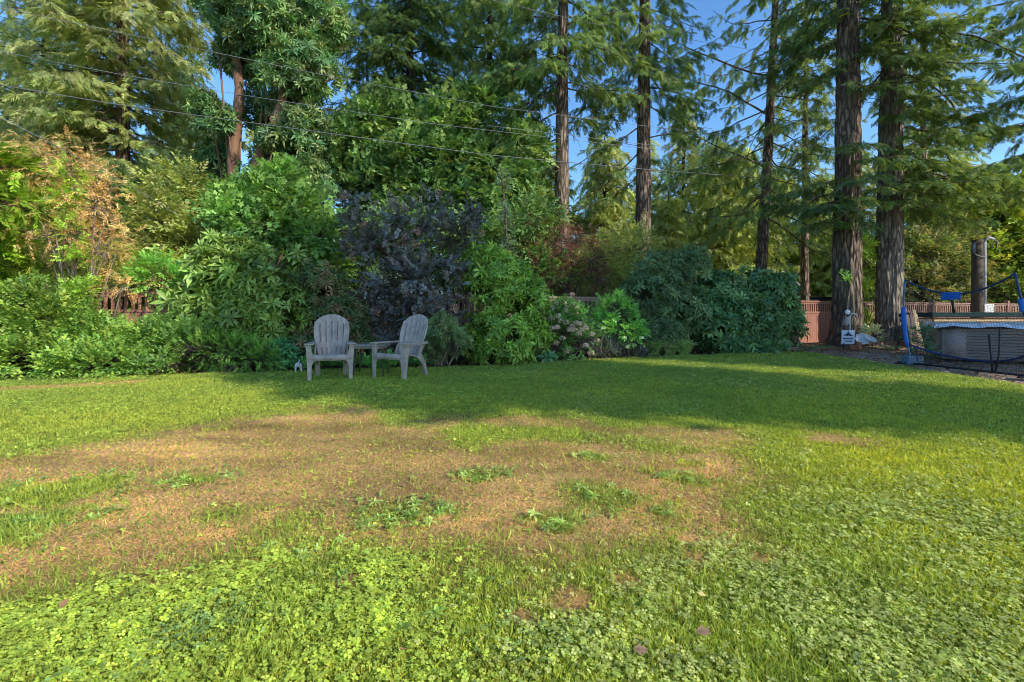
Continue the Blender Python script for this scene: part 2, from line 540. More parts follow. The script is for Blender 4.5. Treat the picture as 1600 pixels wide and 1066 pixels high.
def blob_points(rg, blobs, dens, lump=.35, shell=.5, low=.35, freq=1.7):
    """points with outward normals on lumpy ellipsoids (cx,cy,cz,rx,ry,rz)"""
    P = []; D = []
    B = np.asarray(blobs, float)
    for i, b in enumerate(B):
        c, r = b[:3], b[3:]
        p = 1.6; area = 4 * PI * (((r[0] * r[1]) ** p + (r[0] * r[2]) ** p + (r[1] * r[2]) ** p) / 3) ** (1 / p)
        k = max(8, int(area * dens))
        d = rdir(rg, k)
        d = d[(d[:, 2] > -.35) | (rg.random(k) < low)]
        ns = vn3(*(d * freq + i * 7.7 + c * .9).T) * .65 + vn3(*(d * freq * 2.6 + i * 3.1 + c).T) * .35
        rad = 1 + lump * (ns - .5) * 2
        rad *= 1 - shell * rg.random(len(d)) ** 1.8
        rad = np.where(rg.random(len(d)) < .05, rad * rg.uniform(1.03, 1.18, len(d)), rad)
        q = c + d * r * rad[:, None]
        nn = d / r; nn /= np.linalg.norm(nn, axis=1, keepdims=True)
        keep = q[:, 2] > .03
        for j, o in enumerate(B):
            if j != i:
                keep &= (((q - o[:3]) / o[3:]) ** 2).sum(1) > .45
        P.append(q[keep]); D.append(nn[keep])
    return np.concatenate(P), np.concatenate(D)


def plant(name, label, cat, base, blobs, tms, dens, size, pal, seed, mat='leaf', group=None, lump=.35, shell=.5, up=.6, out=.8,
          rnd=.5, stems=5, stem_mat='stem', stem_r=.02, jit=.24, gap=.28, mode='twig', twigs=.25, low=.35, extra=None):
    rg = np.random.default_rng(seed)
    t = empty(name, (base[0], base[1], 0), label, cat, group)
    P, D = blob_points(rg, blobs, dens * 1.3, lump, shell, low)
    if gap > 0:
        q = .6 * vn3(*(P * 1.6 + seed).T) + vn3(*(P * 3.6 + seed).T) + .12 * rg.random(len(P))
        keep = q > np.quantile(q, gap)
        P, D = P[keep], D[keep]
    k = len(P); U = np.array([0, 0, 1.0])
    if mode == 'whorl':
        Z = D * out + U * up + rdir(rg, k) * rnd; X = rdir(rg, k)
    else:
        X = D * out + U * (up - .35) + rdir(rg, k) * rnd; Z = U + D * .5 + rdir(rg, k) * .5
    sz = size * np.exp(rg.normal(0, .18, k))
    col = rcol(rg, k, pal, jit)
    # patches of lighter and darker growth
    col *= (.72 + .56 * vn3(*(P * 1.3 + 5 + seed).T))[:, None]
    lv = Leaves(); scatter(lv, rg, tms, P, X, Z, sz, col)
    if extra:
        extra(lv, rg, P, D)
    link('foliage', lv.mesh(name + '_foliage'), M[mat], t)
    wd = Wood(); b0 = np.array([base[0], base[1], 0.0])
    B = np.asarray(blobs, float)
    for i in range(max(stems, len(B))):
        bb = B[i % len(B)]; st = b0 + np.array([rg.normal(0, .06 + stem_r * 2), rg.normal(0, .05 + stem_r * 2), -.03])
        en = bb[:3] + rg.normal(0, .25, 3) * bb[3:]
        en[2] = max(en[2], .2)
        mid = st * .45 + en * .55 + np.array([rg.normal(0, .1), rg.normal(0, .1), .08 * np.linalg.norm(en - st)])
        s = np.linspace(0, 1, 7)[:, None]
        pts = (1 - s) ** 2 * st + 2 * s * (1 - s) * mid + s * s * en
        wd.limb(pts, np.linspace(stem_r, stem_r * .4, 7), 6)
    m = int(k * twigs)
    if m:
        for i in rg.choice(k, min(m, 260), replace=False):
            j = np.argmin((((P[i] - B[:, :3]) / B[:, 3:]) ** 2).sum(1))
            c = B[j, :3]; a = c + (P[i] - c) * .25
            mid = (a + P[i]) / 2 + np.array([0, 0, -.04]) + rg.normal(0, .04, 3)
            wd.limb([a, mid, P[i]], [stem_r * .35, stem_r * .25, stem_r * .15], 4)
    link('branches', wd.mesh(name + '_branches'), M[stem_mat], t)
    return t
# ================================================================== SETTING
EX = np.array([-30, -14, -7.75, -4.2, -2.7, -.83, 1.3, 4.6, 7.2, 9.0])
EY = np.array([4.5, 6.2, 7.17, 7.8, 8.27, 8.8, 9.9, 11.3, 12.15, 12.5])


def back_edge(x):
    return np.interp(x, EX, EY) + .10 * (vn2(np.asarray(x) * 1.7 + 40, np.asarray(x) * 0 + 3.3) - .5) * 2


RY = np.array([-6, 0, 5.0, 6.39, 8.57, 10.5, 12.3, 13.5])
RX = np.array([6.7, 6.8, 6.85, 6.9, 7.15, 7.4, 7.5, 7.55])


def right_edge(y):
    return np.interp(y, RY, RX) + .06 * (vn2(np.asarray(y) * 2.1 + 11, np.asarray(y) * 0 + 8.8) - .5) * 2


def gp(l):
    return np.array([G(*p) for p in l])


DRY1 = gp([(-500, 740), (0, 708), (180, 690), (350, 655), (480, 640), (560, 638), (640, 662), (750, 690), (900, 690), (1050, 703), (1170, 718),
           (1205, 765), (1150, 805), (1100, 832), (1010, 828), (950, 868), (830, 884), (720, 852), (640, 842), (540, 838), (440, 835),
           (350, 868), (200, 893), (60, 912), (-400, 940)])
GRN1 = gp([(-500, 775), (60, 757), (160, 741), (225, 735), (212, 750), (150, 772), (60, 792), (-500, 815)])
GRN2 = gp([(-500, 825), (0, 808), (132, 797), (110, 815), (60, 848), (0, 866), (-500, 900)])
GRN3 = gp([(258, 752), (300, 742), (345, 743), (330, 752), (280, 760)])
DRY2 = gp([(600, 650), (800, 640), (1000, 655), (1250, 675), (1400, 690), (1350, 703), (1100, 700), (900, 690), (700, 690)])
DRY3 = gp([(-300, 612), (0, 604), (120, 600), (235, 594), (230, 600), (120, 607), (0, 612), (-300, 622)])
CLV = gp([(-700, 960), (60, 918), (200, 900), (350, 872), (440, 842), (560, 806), (640, 790), (665, 845), (780, 880), (880, 880), (960, 862),
          (1060, 832), (1140, 822), (1250, 790), (1400, 740), (1600, 715), (2600, 700), (2600, 1500), (-700, 1500)])
SPOTS_DRY = [(*G(1075, 838), .10), (*G(890, 935), .10), (*G(1085, 870), .07), (*G(980, 905), .06), (*G(540, 905), .06), (*G(1190, 870), .07), (*G(820, 960), .05)]
SPOTS_GRN = [(*G(755, 742), .12), (*G(610, 800), .22), (*G(935, 770), .20), (*G(880, 812), .14), (*G(1075, 748), .12), (*G(925, 712), .10), (*G(1010, 735), .07), (*G(700, 795), .07), (*G(1090, 722), .10), (*G(350, 800), .18)]
CLUMPS = [(755, 742, 45, .13), (610, 800, 60, .2), (870, 815, 26, .12), (700, 795, 14, .07), (1075, 745, 20, .1), (300, 748, 70, .16), (90, 765, 150, .35),
          (60, 830, 110, .25), (935, 768, 26, .16), (1000, 795, 16, .1)]


def dry_amount(x, y):
    w = .75 * (fbm2(x * 2.9 + 5, y * 2.9 + 9, 5) - .5) * np.clip(.35 + .12 * y, .4, 1.0)
    a = sstep(-.40, .34, sdist(x, y, DRY1) + 1.35 * w)
    for g in (GRN1, GRN2, GRN3):
        a = np.minimum(a, 1 - .9 * sstep(-.06, .12, sdist(x, y, g) + w * .5))
    a = np.maximum(a, .85 * sstep(-.25, .3, sdist(x, y, DRY2) + w) * sstep(.36, .52, fbm2(x * 1.9, y * 1.9, 3)))
    a = np.maximum(a, .8 * sstep(-.06, .1, sdist(x, y, DRY3) + w * .3))
    for cx, cy, r in SPOTS_DRY:
        a = np.maximum(a, .95 * sstep(1.4, .4, np.hypot(x - cx, y - cy) / r + w * 2))
    for cx, cy, r in SPOTS_GRN:
        a = np.minimum(a, 1 - .5 * sstep(1.4, .3, np.hypot(x - cx, y - cy) / r + w * 3.5))
    return a


def clover_amount(x, y):
    w = .5 * (fbm2(x * 3.1 + 50, y * 3.1 + 20, 4) - .5)
    a = sstep(-.10, .15, sdist(x, y, CLV) + w)
    n = fbm2(x * 1.6 + 3, y * 1.6 + 71, 4)
    right = sstep(.5, 1.6, x)
    a = a * (sstep(.34, .56, n) * (1 - .5 * right) + .12)
    return a * (1 - .9 * sstep(.3, .8, dry_amount(x, y)))


def ground_z(x, y):
    return .03 * (fbm2(x * .35 + 8, y * .35 + 2, 2) - .5) + .012 * (vn2(x * 3, y * 3) - .5)


# ground, path, bed
b = MB(); n = 200
b.add([(-n, -n, -.12), (n, -n, -.12), (n, n, -.12), (-n, n, -.12)], [(0, 1, 2, 3)])
o = b.build('ground', M['forest_floor']); o['kind'] = 'structure'

nx, ny = 300, 330
u = np.linspace(0, 1, nx); v = np.linspace(0, 1, ny) ** 1.0
U, V = np.meshgrid(u, v)
X0 = -14 + U * 21.2
Y0 = -5 + V * (back_edge(X0) + 5)
XX = -14 + U * (right_edge(Y0) + 14)
YY = -5 + V * (back_edge(XX) + 5)
xf, yf = XX.ravel(), YY.ravel()
ZZ = ground_z(xf, yf)
edge = (U.ravel() > .995) | (V.ravel() > .995)
ZZ = np.where(edge, ZZ - .09, ZZ)
dr = dry_amount(xf, yf)
gsoil = np.array([.10, .135, .03]); gdry = np.array([.42, .255, .115])
cmix = gsoil * (1 - dr[:, None]) + gdry * dr[:, None]
cmix *= (.75 + .5 * fbm2(xf * 5, yf * 5, 3))[:, None]
cmix *= 1 - dr[:, None] * (1 - np.clip(.30 + 1.35 * fbm2(xf * 1.5 + 3, yf * 3.0 + 8, 5)[:, None], .5, 1.4))
idx = np.arange(nx * ny).reshape(ny, nx)
q = np.stack([idx[:-1, :-1], idx[:-1, 1:], idx[1:, 1:], idx[1:, :-1]], -1).reshape(-1, 4)
o = link('lawn', raw_mesh('lawn', np.stack([xf, yf, ZZ], 1), q, cmix, True), M['lawn']); o['kind'] = 'structure'


def sheet(name, x0, x1, y0, y1, st, zf, cf):
    xs = np.arange(x0, x1 + st, st); ys = np.arange(y0, y1 + st, st)
    A, B = np.meshgrid(xs, ys); a, b_ = A.ravel(), B.ravel()
    i = np.arange(len(a)).reshape(A.shape)
    q = np.stack([i[:-1, :-1], i[:-1, 1:], i[1:, 1:], i[1:, :-1]], -1).reshape(-1, 4)
    o = link(name, raw_mesh(name, np.stack([a, b_, zf(a, b_)], 1), q, cf(a, b_), True), M['dirt']); o['kind'] = 'structure'
    return o


def mound(x, y):
    z = 0
    for cx, cy, r, h in [(9.6, 13.7, .9, .10), (11.3, 14.25, 1.1, .20), (10.6, 13.6, .8, .08)]:
        z = z + h * np.exp(-((x - cx) ** 2 + (y - cy) ** 2) / (r * r))
    return z


def path_col(x, y):
    k = fbm2(x * 2.2 + 9, y * 2.2, 4)[:, None]
    c = np.array([.24, .155, .10]) * (1 - k) + np.array([.58, .42, .30]) * k
    red = sstep(.45, .62, fbm2(x * 1.1 + 31, y * 1.1, 3))[:, None] * sstep(9.5, 11.5, y)[:, None]
    return c * (1 - .6 * red) + np.array([.22, .11, .06]) * .6 * red


sheet('path', 6.6, 24, -5, 16.5, .1, lambda x, y: -.028 + mound(x, y) + .022 * (fbm2(x * 4, y * 4, 3) - .5), path_col)
sheet('garden_bed', -20, 8.0, 5.0, 14.6, .12, lambda x, y: -.055 + .05 * (fbm2(x * 2, y * 2, 3) - .5),
      lambda x, y: np.array([.055, .038, .026]) * (.6 + .8 * fbm2(x * 4, y * 4, 3))[:, None])


# ================================================================== GRASS AND CLOVER
rg = np.random.default_rng(21)


def ground_pts(rg, dens0, r0, rmax, tan=1.5):
    """density falls off with distance from the viewing side of the lawn"""
    rr = np.linspace(.5, rmax, 400)
    pdf = rr / (1 + (rr / r0) ** 2)
    cdf = np.cumsum(pdf); cdf /= cdf[-1]
    th = math.atan(tan)
    total = int(dens0 * 2 * th * (pdf.sum() * (rr[1] - rr[0])))
    r = np.interp(rg.random(total), cdf, rr); a = (rg.random(total) * 2 - 1) * th
    x = r * np.sin(a); y = r * np.cos(a)
    k = (y < back_edge(x) + .05 * rg.random(total)) & (x < right_edge(y) + .05 * rg.random(total)) & (x > -14) & (y > .7)
    return x[k], y[k], r[k]


BLADE = T([(0, -.5, 0), (0, .5, 0), (.5, -.36, .12), (.5, .36, .12), (1, 0, 0)], [(0, 2, 1), (1, 2, 3), (2, 4, 3)], [.75, .75, 1, 1, 1.1])
x, y, r = ground_pts(rg, 64000, 2.2, 15)
k = len(x)
dr = dry_amount(x, y); cl = clover_amount(x, y)
isdry = rg.random(k) < np.clip(dr * 1.0, .07, .90)
H = np.where(isdry, rg.uniform(.011, .026, k), rg.uniform(.016, .036, k)) * (1 + .015 * r) * (.7 + .6 * fbm2(x * 2.5, y * 2.5, 3))
H *= np.where((cl > .4) & ~isdry, .72, 1)
az = rg.random(k) * 2 * PI
el = np.where(isdry, rg.uniform(.05, .9, k), rg.uniform(.35, 1.4, k))
X = np.stack([np.cos(az) * np.cos(el), np.sin(az) * np.cos(el), np.sin(el)], 1)
a2 = rg.random(k) * 2 * PI
Z = np.stack([np.cos(a2), np.sin(a2), np.full(k, .3)], 1)
wid = np.clip(rg.uniform(.0018, .0036, k) * np.where(isdry, .52, 1) * (1 + .22 * r) / H, .02, .5)
tall = (rg.random(k) < .04) & ~isdry & (r < 4)
H = np.where(tall, H * 1.7, H)
GREENS = [(.155, .205, .032), (.20, .24, .042), (.115, .17, .03), (.25, .255, .06)]
STRAW = [(0.371, 0.230, 0.083), (0.312, 0.172, 0.056), (0.451, 0.326, 0.156), (0.238, 0.127, 0.044), (0.399, 0.266, 0.110)]
col = np.where(isdry[:, None], rcol(rg, k, STRAW, .15), rcol(rg, k, GREENS, .2))
# large patches: yellower to the right, far blades tinted bluer as painted shade
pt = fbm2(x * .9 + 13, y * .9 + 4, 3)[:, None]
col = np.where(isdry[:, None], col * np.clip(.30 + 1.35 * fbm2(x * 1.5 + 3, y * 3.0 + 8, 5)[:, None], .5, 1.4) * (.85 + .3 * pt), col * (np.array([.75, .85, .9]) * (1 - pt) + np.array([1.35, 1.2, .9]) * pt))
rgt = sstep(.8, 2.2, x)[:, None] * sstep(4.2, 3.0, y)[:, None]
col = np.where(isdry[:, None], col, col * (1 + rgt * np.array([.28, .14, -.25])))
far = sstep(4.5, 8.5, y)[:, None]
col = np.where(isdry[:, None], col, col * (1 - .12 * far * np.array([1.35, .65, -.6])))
lv = Leaves()
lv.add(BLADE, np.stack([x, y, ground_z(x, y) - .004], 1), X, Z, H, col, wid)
# taller tufts of coarse grass at the plantain clumps
for cx, cy, n, rad in CLUMPS:
    gx, gy = G(cx, cy)
    n = int(n * 1.6)
    a = rg.random(n) * 2 * PI; q = rad * 1.15 * np.sqrt(rg.random(n)) * (.5 + fbm2(np.cos(a) * 2 + gx * 3, np.sin(a) * 2 + gy, 3))
    px_, py_ = gx + q * np.cos(a) * 1.5, gy + q * np.sin(a)
    e = rg.uniform(.25, 1.1, n)
    X = np.stack([np.cos(a + rg.normal(0, .7, n)) * np.cos(e), np.sin(a) * np.cos(e), np.sin(e)], 1)
    h = rg.uniform(.02, .042, n)
    lv.add(BLADE, np.stack([px_, py_, np.zeros(n)], 1), X, rdir(rg, n), h, rcol(rg, n, [(.09, .16, .03), (.14, .21, .045), (.17, .22, .07)], .2), rg.uniform(.007, .014, n) / h)
o = link('grass', lv.mesh('grass'), M['grass']); o['kind'] = 'stuff'

x, y, r = ground_pts(rg, 26000, 2.3, 15)
cl = clover_amount(x, y)
base = .34 * sstep(.40, .6, fbm2(x * 1.2 + 77, y * 1.2 + 7, 4)) * (1 - .95 * dry_amount(x, y))
k = rg.random(len(x)) < np.maximum(cl, base) * np.clip(.25 + 1.3 * fbm2(x * 5.5, y * 5.5, 3) ** 1.2, .1, .9) + .010
x, y, r = x[k], y[k], r[k]; k = len(x)
Z = np.stack([rg.normal(.08, .34, k), rg.normal(-.1, .34, k), np.ones(k)], 1)
big = fbm2(x * 1.7 + 23, y * 1.7 + 91, 3)
S = .0064 * np.clip(np.exp(rg.normal(0, .38, k)), .4, 1.9) * (1 + .085 * r) * (.65 + .6 * big)
CLV_L = [(.27, .33, .05), (.32, .36, .06), (.21, .28, .055)]
CLV_R = [(.255, .29, .085), (.205, .25, .06), (.31, .325, .12)]
rt = (sstep(-.35, .45, x + .5 * (fbm2(x * 1.3, y * 1.3, 3) - .5)) > rg.random(k))[:, None]
blue = (fbm2(x * 2.1 + 61, y * 2.1 + 33, 4) + rg.normal(0, .09, k) > .80)[:, None]
col = np.where(rt, rcol(rg, k, CLV_R, .2), rcol(rg, k, CLV_L, .2))
col = np.where(blue & ~rt, rcol(rg, k, [(.17, .25, .08), (.15, .22, .075)], .2), col)
lv = Leaves()
scatter(lv, rg, CLOVERS, np.stack([x, y, ground_z(x, y) + rg.uniform(.006, .026, k)], 1), rdir(rg, k) * [1, 1, .1], Z, S * 1.9, col)
for cx, cy, n, rad in [(755, 742, 16, .10), (610, 800, 22, .2), (700, 795, 6, .06), (870, 815, 7, .1), (300, 748, 16, .14), (1075, 748, 9, .12), (925, 712, 6, .08), (100, 765, 26, .3), (60, 830, 22, .25), (640, 925, 6, .2), (1010, 800, 7, .15), (480, 870, 7, .2), (940, 770, 8, .12)]:
    gx, gy = G(cx, cy); a = rg.random(n) * 2 * PI; q = rad * np.sqrt(rg.random(n))
    scatter(lv, rg, WHORLS, np.stack([gx + 1.5 * q * np.cos(a), gy + q * np.sin(a), np.full(n, .006)], 1), rdir(rg, n) * [1, 1, .1], np.stack([rg.normal(0, .15, n), rg.normal(-.1, .15, n), np.ones(n)], 1),
            rg.uniform(.025, .055, n), rcol(rg, n, [(.18, .25, .06), (.14, .22, .05), (.22, .28, .09)], .2))
o = link('clover', lv.mesh('clover'), M['grass']); o['kind'] = 'stuff'

# needles, chips and leaf litter on path and in bed
k = 9000
x = rg.uniform(6.8, 17, k); y = rg.uniform(5.5, 16, k)
m = (x > right_edge(y) - .15); x, y = x[m], y[m]
k = len(x)
lv = Leaves()
lv.add(DIAMOND, np.stack([x, y, mound(x, y) - .012 + rg.uniform(0, .02, k)], 1), rdir(rg, k) * [1, 1, .3], np.stack([rg.normal(0, .4, k), rg.normal(0, .4, k), np.ones(k)], 1),
       rg.uniform(.03, .11, k), rcol(rg, k, [(.20, .10, .05), (.10, .06, .04), (.36, .24, .15), (.30, .15, .07)], .25), rg.uniform(.2, .6, k))
k = 6000
x = rg.uniform(-13, 7.4, k); y = back_edge(x) + rg.random(k) ** 2 * 1.5 - .08
lv.add(DIAMOND, np.stack([x, y, np.full(k, -.01) + rg.uniform(0, .03, k)], 1), rdir(rg, k) * [1, 1, .3], np.stack([rg.normal(0, .5, k), rg.normal(0, .5, k), np.ones(k)], 1),
       rg.uniform(.03, .08, k), rcol(rg, k, [(.16, .09, .05), (.08, .05, .035), (.26, .18, .10), (.08, .11, .03)], .25), rg.uniform(.3, .7, k))
k = 420
x, y, _r = ground_pts(rg, 4, 4, 11); k = len(x)
lv.add(leaf(.5, .1, .2), np.stack([x, y, ground_z(x, y) + rg.uniform(.012, .03, k)], 1), rdir(rg, k) * [1, 1, .25], np.stack([rg.normal(0, .4, k), rg.normal(0, .4, k), np.ones(k)], 1),
       rg.uniform(.014, .04, k), rcol(rg, k, [(.20, .11, .05), (.30, .19, .09), (.12, .07, .04), (.34, .27, .12)], .25), rg.uniform(.5, 1.2, k))
o = link('leaf_litter', lv.mesh('leaf_litter'), M['litter']); o['kind'] = 'stuff'

# a few dry leaves lying on the turf
for (px_, py_, s, lab) in [(990, 1028, .05, 'dry tan leaf lying on the clover near the bottom edge, left of two'), (1088, 1000, .055, 'dry tan leaf curled on the turf, right of the other tan leaf'),
                           (637, 761, .035, 'small dark dry leaf on the brown grass patch')]:
    g = G(px_, py_); lv = Leaves(); r5 = np.random.default_rng(int(px_))
    gv, gt, gc = [], [], []
    for i in range(9):                       # a curled, lobed blade
        for j in range(5):
            u, q = i / 8, (j - 2) / 2
            wv = .34 * math.sin(PI * min(1, u * .96 + .03)) ** .8 * (1 + .35 * math.sin(u * 17))
            gv.append((u, q * wv * 1.25, .16 * q * q * wv + .07 * math.sin(u * 3.3) + .14 * max(0, u - .5) ** 2 + .03 * math.sin(9 * u + 5 * q)))
            gc.append(.75 + .35 * abs(q) + .15 * math.sin(u * 13 + q * 4))
    gt = [(i * 5 + j, (i + 1) * 5 + j, (i + 1) * 5 + j + 1) for i in range(8) for j in range(4)] + [(i * 5 + j, (i + 1) * 5 + j + 1, i * 5 + j + 1) for i in range(8) for j in range(4)]
    lv.add(T(gv, gt, gc), np.zeros((1, 3)), np.array([[r5.normal(), r5.normal(), .12]]), np.array([[.12, -.15, 1.0]]), (.75 * s), np.array([[.30, .19, .11]]) * (.35 if px_ < 700 else 1))
    o = link('dry_leaf', lv.mesh('dry_leaf'), M['litter'], None); o.location = (g[0], g[1], .022)
    tag(o, lab, 'leaf', 'dry leaves on the lawn')
# ================================================================== FENCES
def fence(name_label, pts, mat, seed, post_gap=2.3, h=1.43):
    rg = random.Random(seed)
    (ax, ay), (bx, by) = pts
    L = math.hypot(bx - ax, by - ay); ang = math.atan2(by - ay, bx - ax)
    t = empty('garden_fence', (ax, ay, 0), name_label, 'fence')
    mt = Matrix.Translation((ax, ay, 0)) @ Matrix.Rotation(ang, 4, 'Z')
    n = max(1, round(L / post_gap)); sp = L / n
    for i in range(n + 1):
        b = MB(); x = i * sp
        b.box((x, 0, h / 2), (.115, .115, h), mt)
        b.prism([(x - .075, h + .012), (x + .075, h + .012), (x + .05, h + .05), (x, h + .07), (x - .05, h + .05)], -.075, .075, mt)
        b.box((x, 0, h + .002), (.15, .15, .02), mt)
        b.build('post', mat, t)
    for i in range(n):
        x0, x1 = i * sp + .06, (i + 1) * sp - .06; xm = (x0 + x1) / 2; w = x1 - x0
        b = MB(); b.box((xm, 0, h - .06), (w, .10, .045), mt); b.box((xm, 0, h - .112), (w, .045, .060), mt); b.build('top_rail', mat, t)
        b = MB(); b.box((xm, 0, h - .40), (w, .10, .045), mt); b.box((xm, 0, h - .452), (w, .05, .060), mt); b.build('middle_rail', mat, t)
        b = MB(); b.box((xm, 0, .12), (w, .05, .09), mt); b.build('bottom_rail', mat, t)
        b = MB(); k = int(w / .105)
        for j in range(k):
            xx = x0 + (j + .5) * w / k
            b.box((xx, rg.uniform(-.004, .004), h - .262), (.046, .03, .23), mt)
        b.build('baluster_panel', mat, t)
        b = MB(); k = int(w / .14); bw = w / k
        for j in range(k):
            b.box((x0 + (j + .5) * bw, rg.uniform(-.003, .003), (h - .485 + .165) / 2), (bw - .006, .022 + rg.uniform(0, .004), h - .485 - .165), mt)
        b.build('board_panel', mat, t)
    return t


fence('red brown fence with slatted top behind the left hedge and brown leaved tree', ((-15.5, 6.4), (-3.6, 9.95)), M['fence'], 1)
fence('weathered brown fence with slatted top behind the smoke bush and hydrangeas', ((-3.45, 10.0), (3.9, 12.35)), M['fence_pale'], 2)
fence('pinkish red fence panel with slatted top left of the thickest trunk', ((4.1, 12.6), (10.6, 15.45)), M['fence'], 3)
fence('sunlit pinkish fence with slatted top behind the covered hot tub', ((10.85, 15.55), (21.5, 19.3)), M['fence_pale'], 4)


# ================================================================== CHAIRS
def grid_mesh(nu, nv, fn, skip=lambda i, j: False):
    v = [fn(i, j) for j in range(nv + 1) for i in range(nu + 1)]
    f = [(j * (nu + 1) + i, j * (nu + 1) + i + 1, (j + 1) * (nu + 1) + i + 1, (j + 1) * (nu + 1) + i)
         for j in range(nv) for i in range(nu) if not skip(i, j)]
    return v, f


def solid(o, th, bev=.0):
    s = o.modifiers.new('thick', 'SOLIDIFY'); s.thickness = th; s.offset = 0
    if bev:
        b = o.modifiers.new('edge', 'BEVEL'); b.width = bev; b.segments = 2; b.limit_method = 'ANGLE'


def adirondack(loc, rot, label):
    t = empty('adirondack_chair', loc, label, 'chair', 'resin garden chairs on the lawn')
    t.rotation_euler = (0, 0, rot); t.scale = (.94, .96, 1)
    m = M['chair']
    # backrest : six staves joined by bands, slots left open
    cols = [-1.0]
    nst = 6; gap = .045; sw = (2 - gap * (nst - 1)) / nst
    x = -1.0
    for i in range(nst):
        for k in (1, 2, 3):
            cols.append(x + sw * k / 3)
        x += sw
        if i < nst - 1:
            x += gap; cols.append(x)
    slot_cols = {4 * i + 3 for i in range(nst - 1)}
    rows = [0, .07, .12, .17, .23, .29, .36, .42, .48, .54, .60, .66, .72, .78, .84, .885, .93, .97, 1.0]
    Lb = .70

    def back(i, j):
        u, v = cols[i], rows[j]
        hw = .195 + .075 * math.sin(min(1, v / .80) * PI / 2) ** 1.3 if v < .8 else .27
        top = 1 - .17 * abs(u) ** 2.3
        s = v * (top if v > .5 else 1 - (1 - top) * (v / .5) ** 2)
        hw *= 1 - .05 * max(0, v - .8) / .2
        y = .055 * (1 - u * u) - .012 * math.cos(u * PI * 6)
        lean = math.radians(20)
        zz = s * Lb
        return (u * hw, .155 + zz * math.sin(lean) + y * .9, .315 + zz * math.cos(lean))
    v, f = grid_mesh(len(cols) - 1, len(rows) - 1, back, lambda i, j: i in slot_cols and (.07 <= rows[j] < .23 or .36 <= rows[j] < .84))
    b = MB(); b.add(v, f, True); o = b.build('backrest', m, t, False); solid(o, .022, .004)
    # seat
    prof = [(-.30, .315), (-.315, .35), (-.305, .378), (-.28, .39), (-.22, .388), (-.10, .368), (.02, .343), (.12, .325), (.20, .33)]
    su = np.linspace(-1, 1, 24)
    slot = {3, 4 + 3, 11, 15, 19}

    def seat(i, j):
        y, z = prof[j]
        w = .285 - .07 * max(0, (y + .1) / .3)
        return (su[i] * w, y, z - .014 * (1 - su[i] ** 2) * (1 if j > 3 else .3))
    v, f = grid_mesh(23, len(prof) - 1, seat, lambda i, j: i in slot and 4 <= j <= 6)
    b = MB(); b.add(v, f, True); o = b.build('seat', m, t, False); solid(o, .018, .003)
    # arched front apron
    ap = [(-.25, .375), (.25, .375), (.25, .285)]
    ap += [(.25 - .5 * k / 14, .285 + .045 * math.sin(PI * k / 14) ** .6) for k in range(1, 14)] + [(-.25, .285)]
    b = MB(); b.prism(ap, -.292, -.272); b.build('apron', m, t, False, .004)
    for s in (-1, 1):
        # front leg running up to the arm; L shaped in plan
        b = MB()
        outer = [(.268, 0), (.318, 0), (.335, .36), (.345, .50), (.362, .535), (.275, .535), (.262, .44), (.245, .36), (.235, .30), (.262, .24)]
        b.prism([(s * a, z) for a, z in outer], -.315, -.293)
        side = [(-.3145, 0), (-.262, 0), (-.235, .30), (-.215, .42), (-.19, .53), (-.312, .53)]
        w0, w1 = (.296, .318)
        n = len(side); vs = []
        for xo in (0, 1):
            for yy, zz in side:
                xx = (w0 if xo == 0 else w1) + .017 * min(1, zz / .36)
                vs.append((s * xx, yy, zz))
        fs = [list(range(n)), list(range(2 * n - 1, n - 1, -1))] + [(i, (i + 1) % n, n + (i + 1) % n, n + i) for i in range(n)]
        b.add(vs, fs); b.build('leg', m, t, False, .004)
        # rear leg
        b = MB()
        b.prism([(.06, .335), (.20, .375), (.30, .22), (.375, 0), (.325, 0), (.235, .20)], s * .225, s * .250, axis='x')
        vv = [(s * .225, .235, .20), (s * .225, .325, 0), (s * .175, .325, 0), (s * .175, .215, .30), (s * .235, .25, .20), (s * .235, .34, 0), (s * .175, .34, 0), (s * .175, .235, .30)]
        b.add(vv, [(0, 1, 2, 3), (4, 7, 6, 5), (0, 4, 5, 1), (1, 5, 6, 2), (2, 6, 7, 3), (3, 7, 4, 0)])
        b.build('leg', m, t, False, .004)
        # arm
        b = MB()
        pl = [(.235, -.335), (.262, -.352), (.34, -.352), (.372, -.33), (.378, -.25), (.352, -.05), (.325, .14), (.30, .30), (.26, .315), (.232, .25), (.238, .0), (.245, -.2)]
        b.prism([(s * a, y) for a, y in pl], .536, .558, axis='z')
        pl2 = [(.372, -.33), (.378, -.25), (.352, -.05), (.325, .14), (.30, .30), (.288, .30), (.312, .14), (.339, -.05), (.365, -.25), (.36, -.33)]
        b.prism([(s * a, y) for a, y in pl2], .516, .5355, axis='z')
        b.build('armrest', m, t, False, .006)
        # arm support to the backrest
        b = MB(); b.prism([(.17, .36), (.28, .50), (.30, .5365), (.20, .5365), (.10, .36)], s * .232, s * .252, axis='x'); b.build('arm_bracket', m, t, False, .003)
    return t


c1 = G(512, 596); c2 = G(622, 590)
adirondack((c1[0] - .07, c1[1] + .31, -.018), math.radians(19), 'grey taupe resin garden chair facing the viewer, left of the pair')
adirondack((c2[0] + .04, c2[1] + .06, -.018), math.radians(-27), 'grey taupe resin garden chair turned aside, its back to the right, right of the pair')

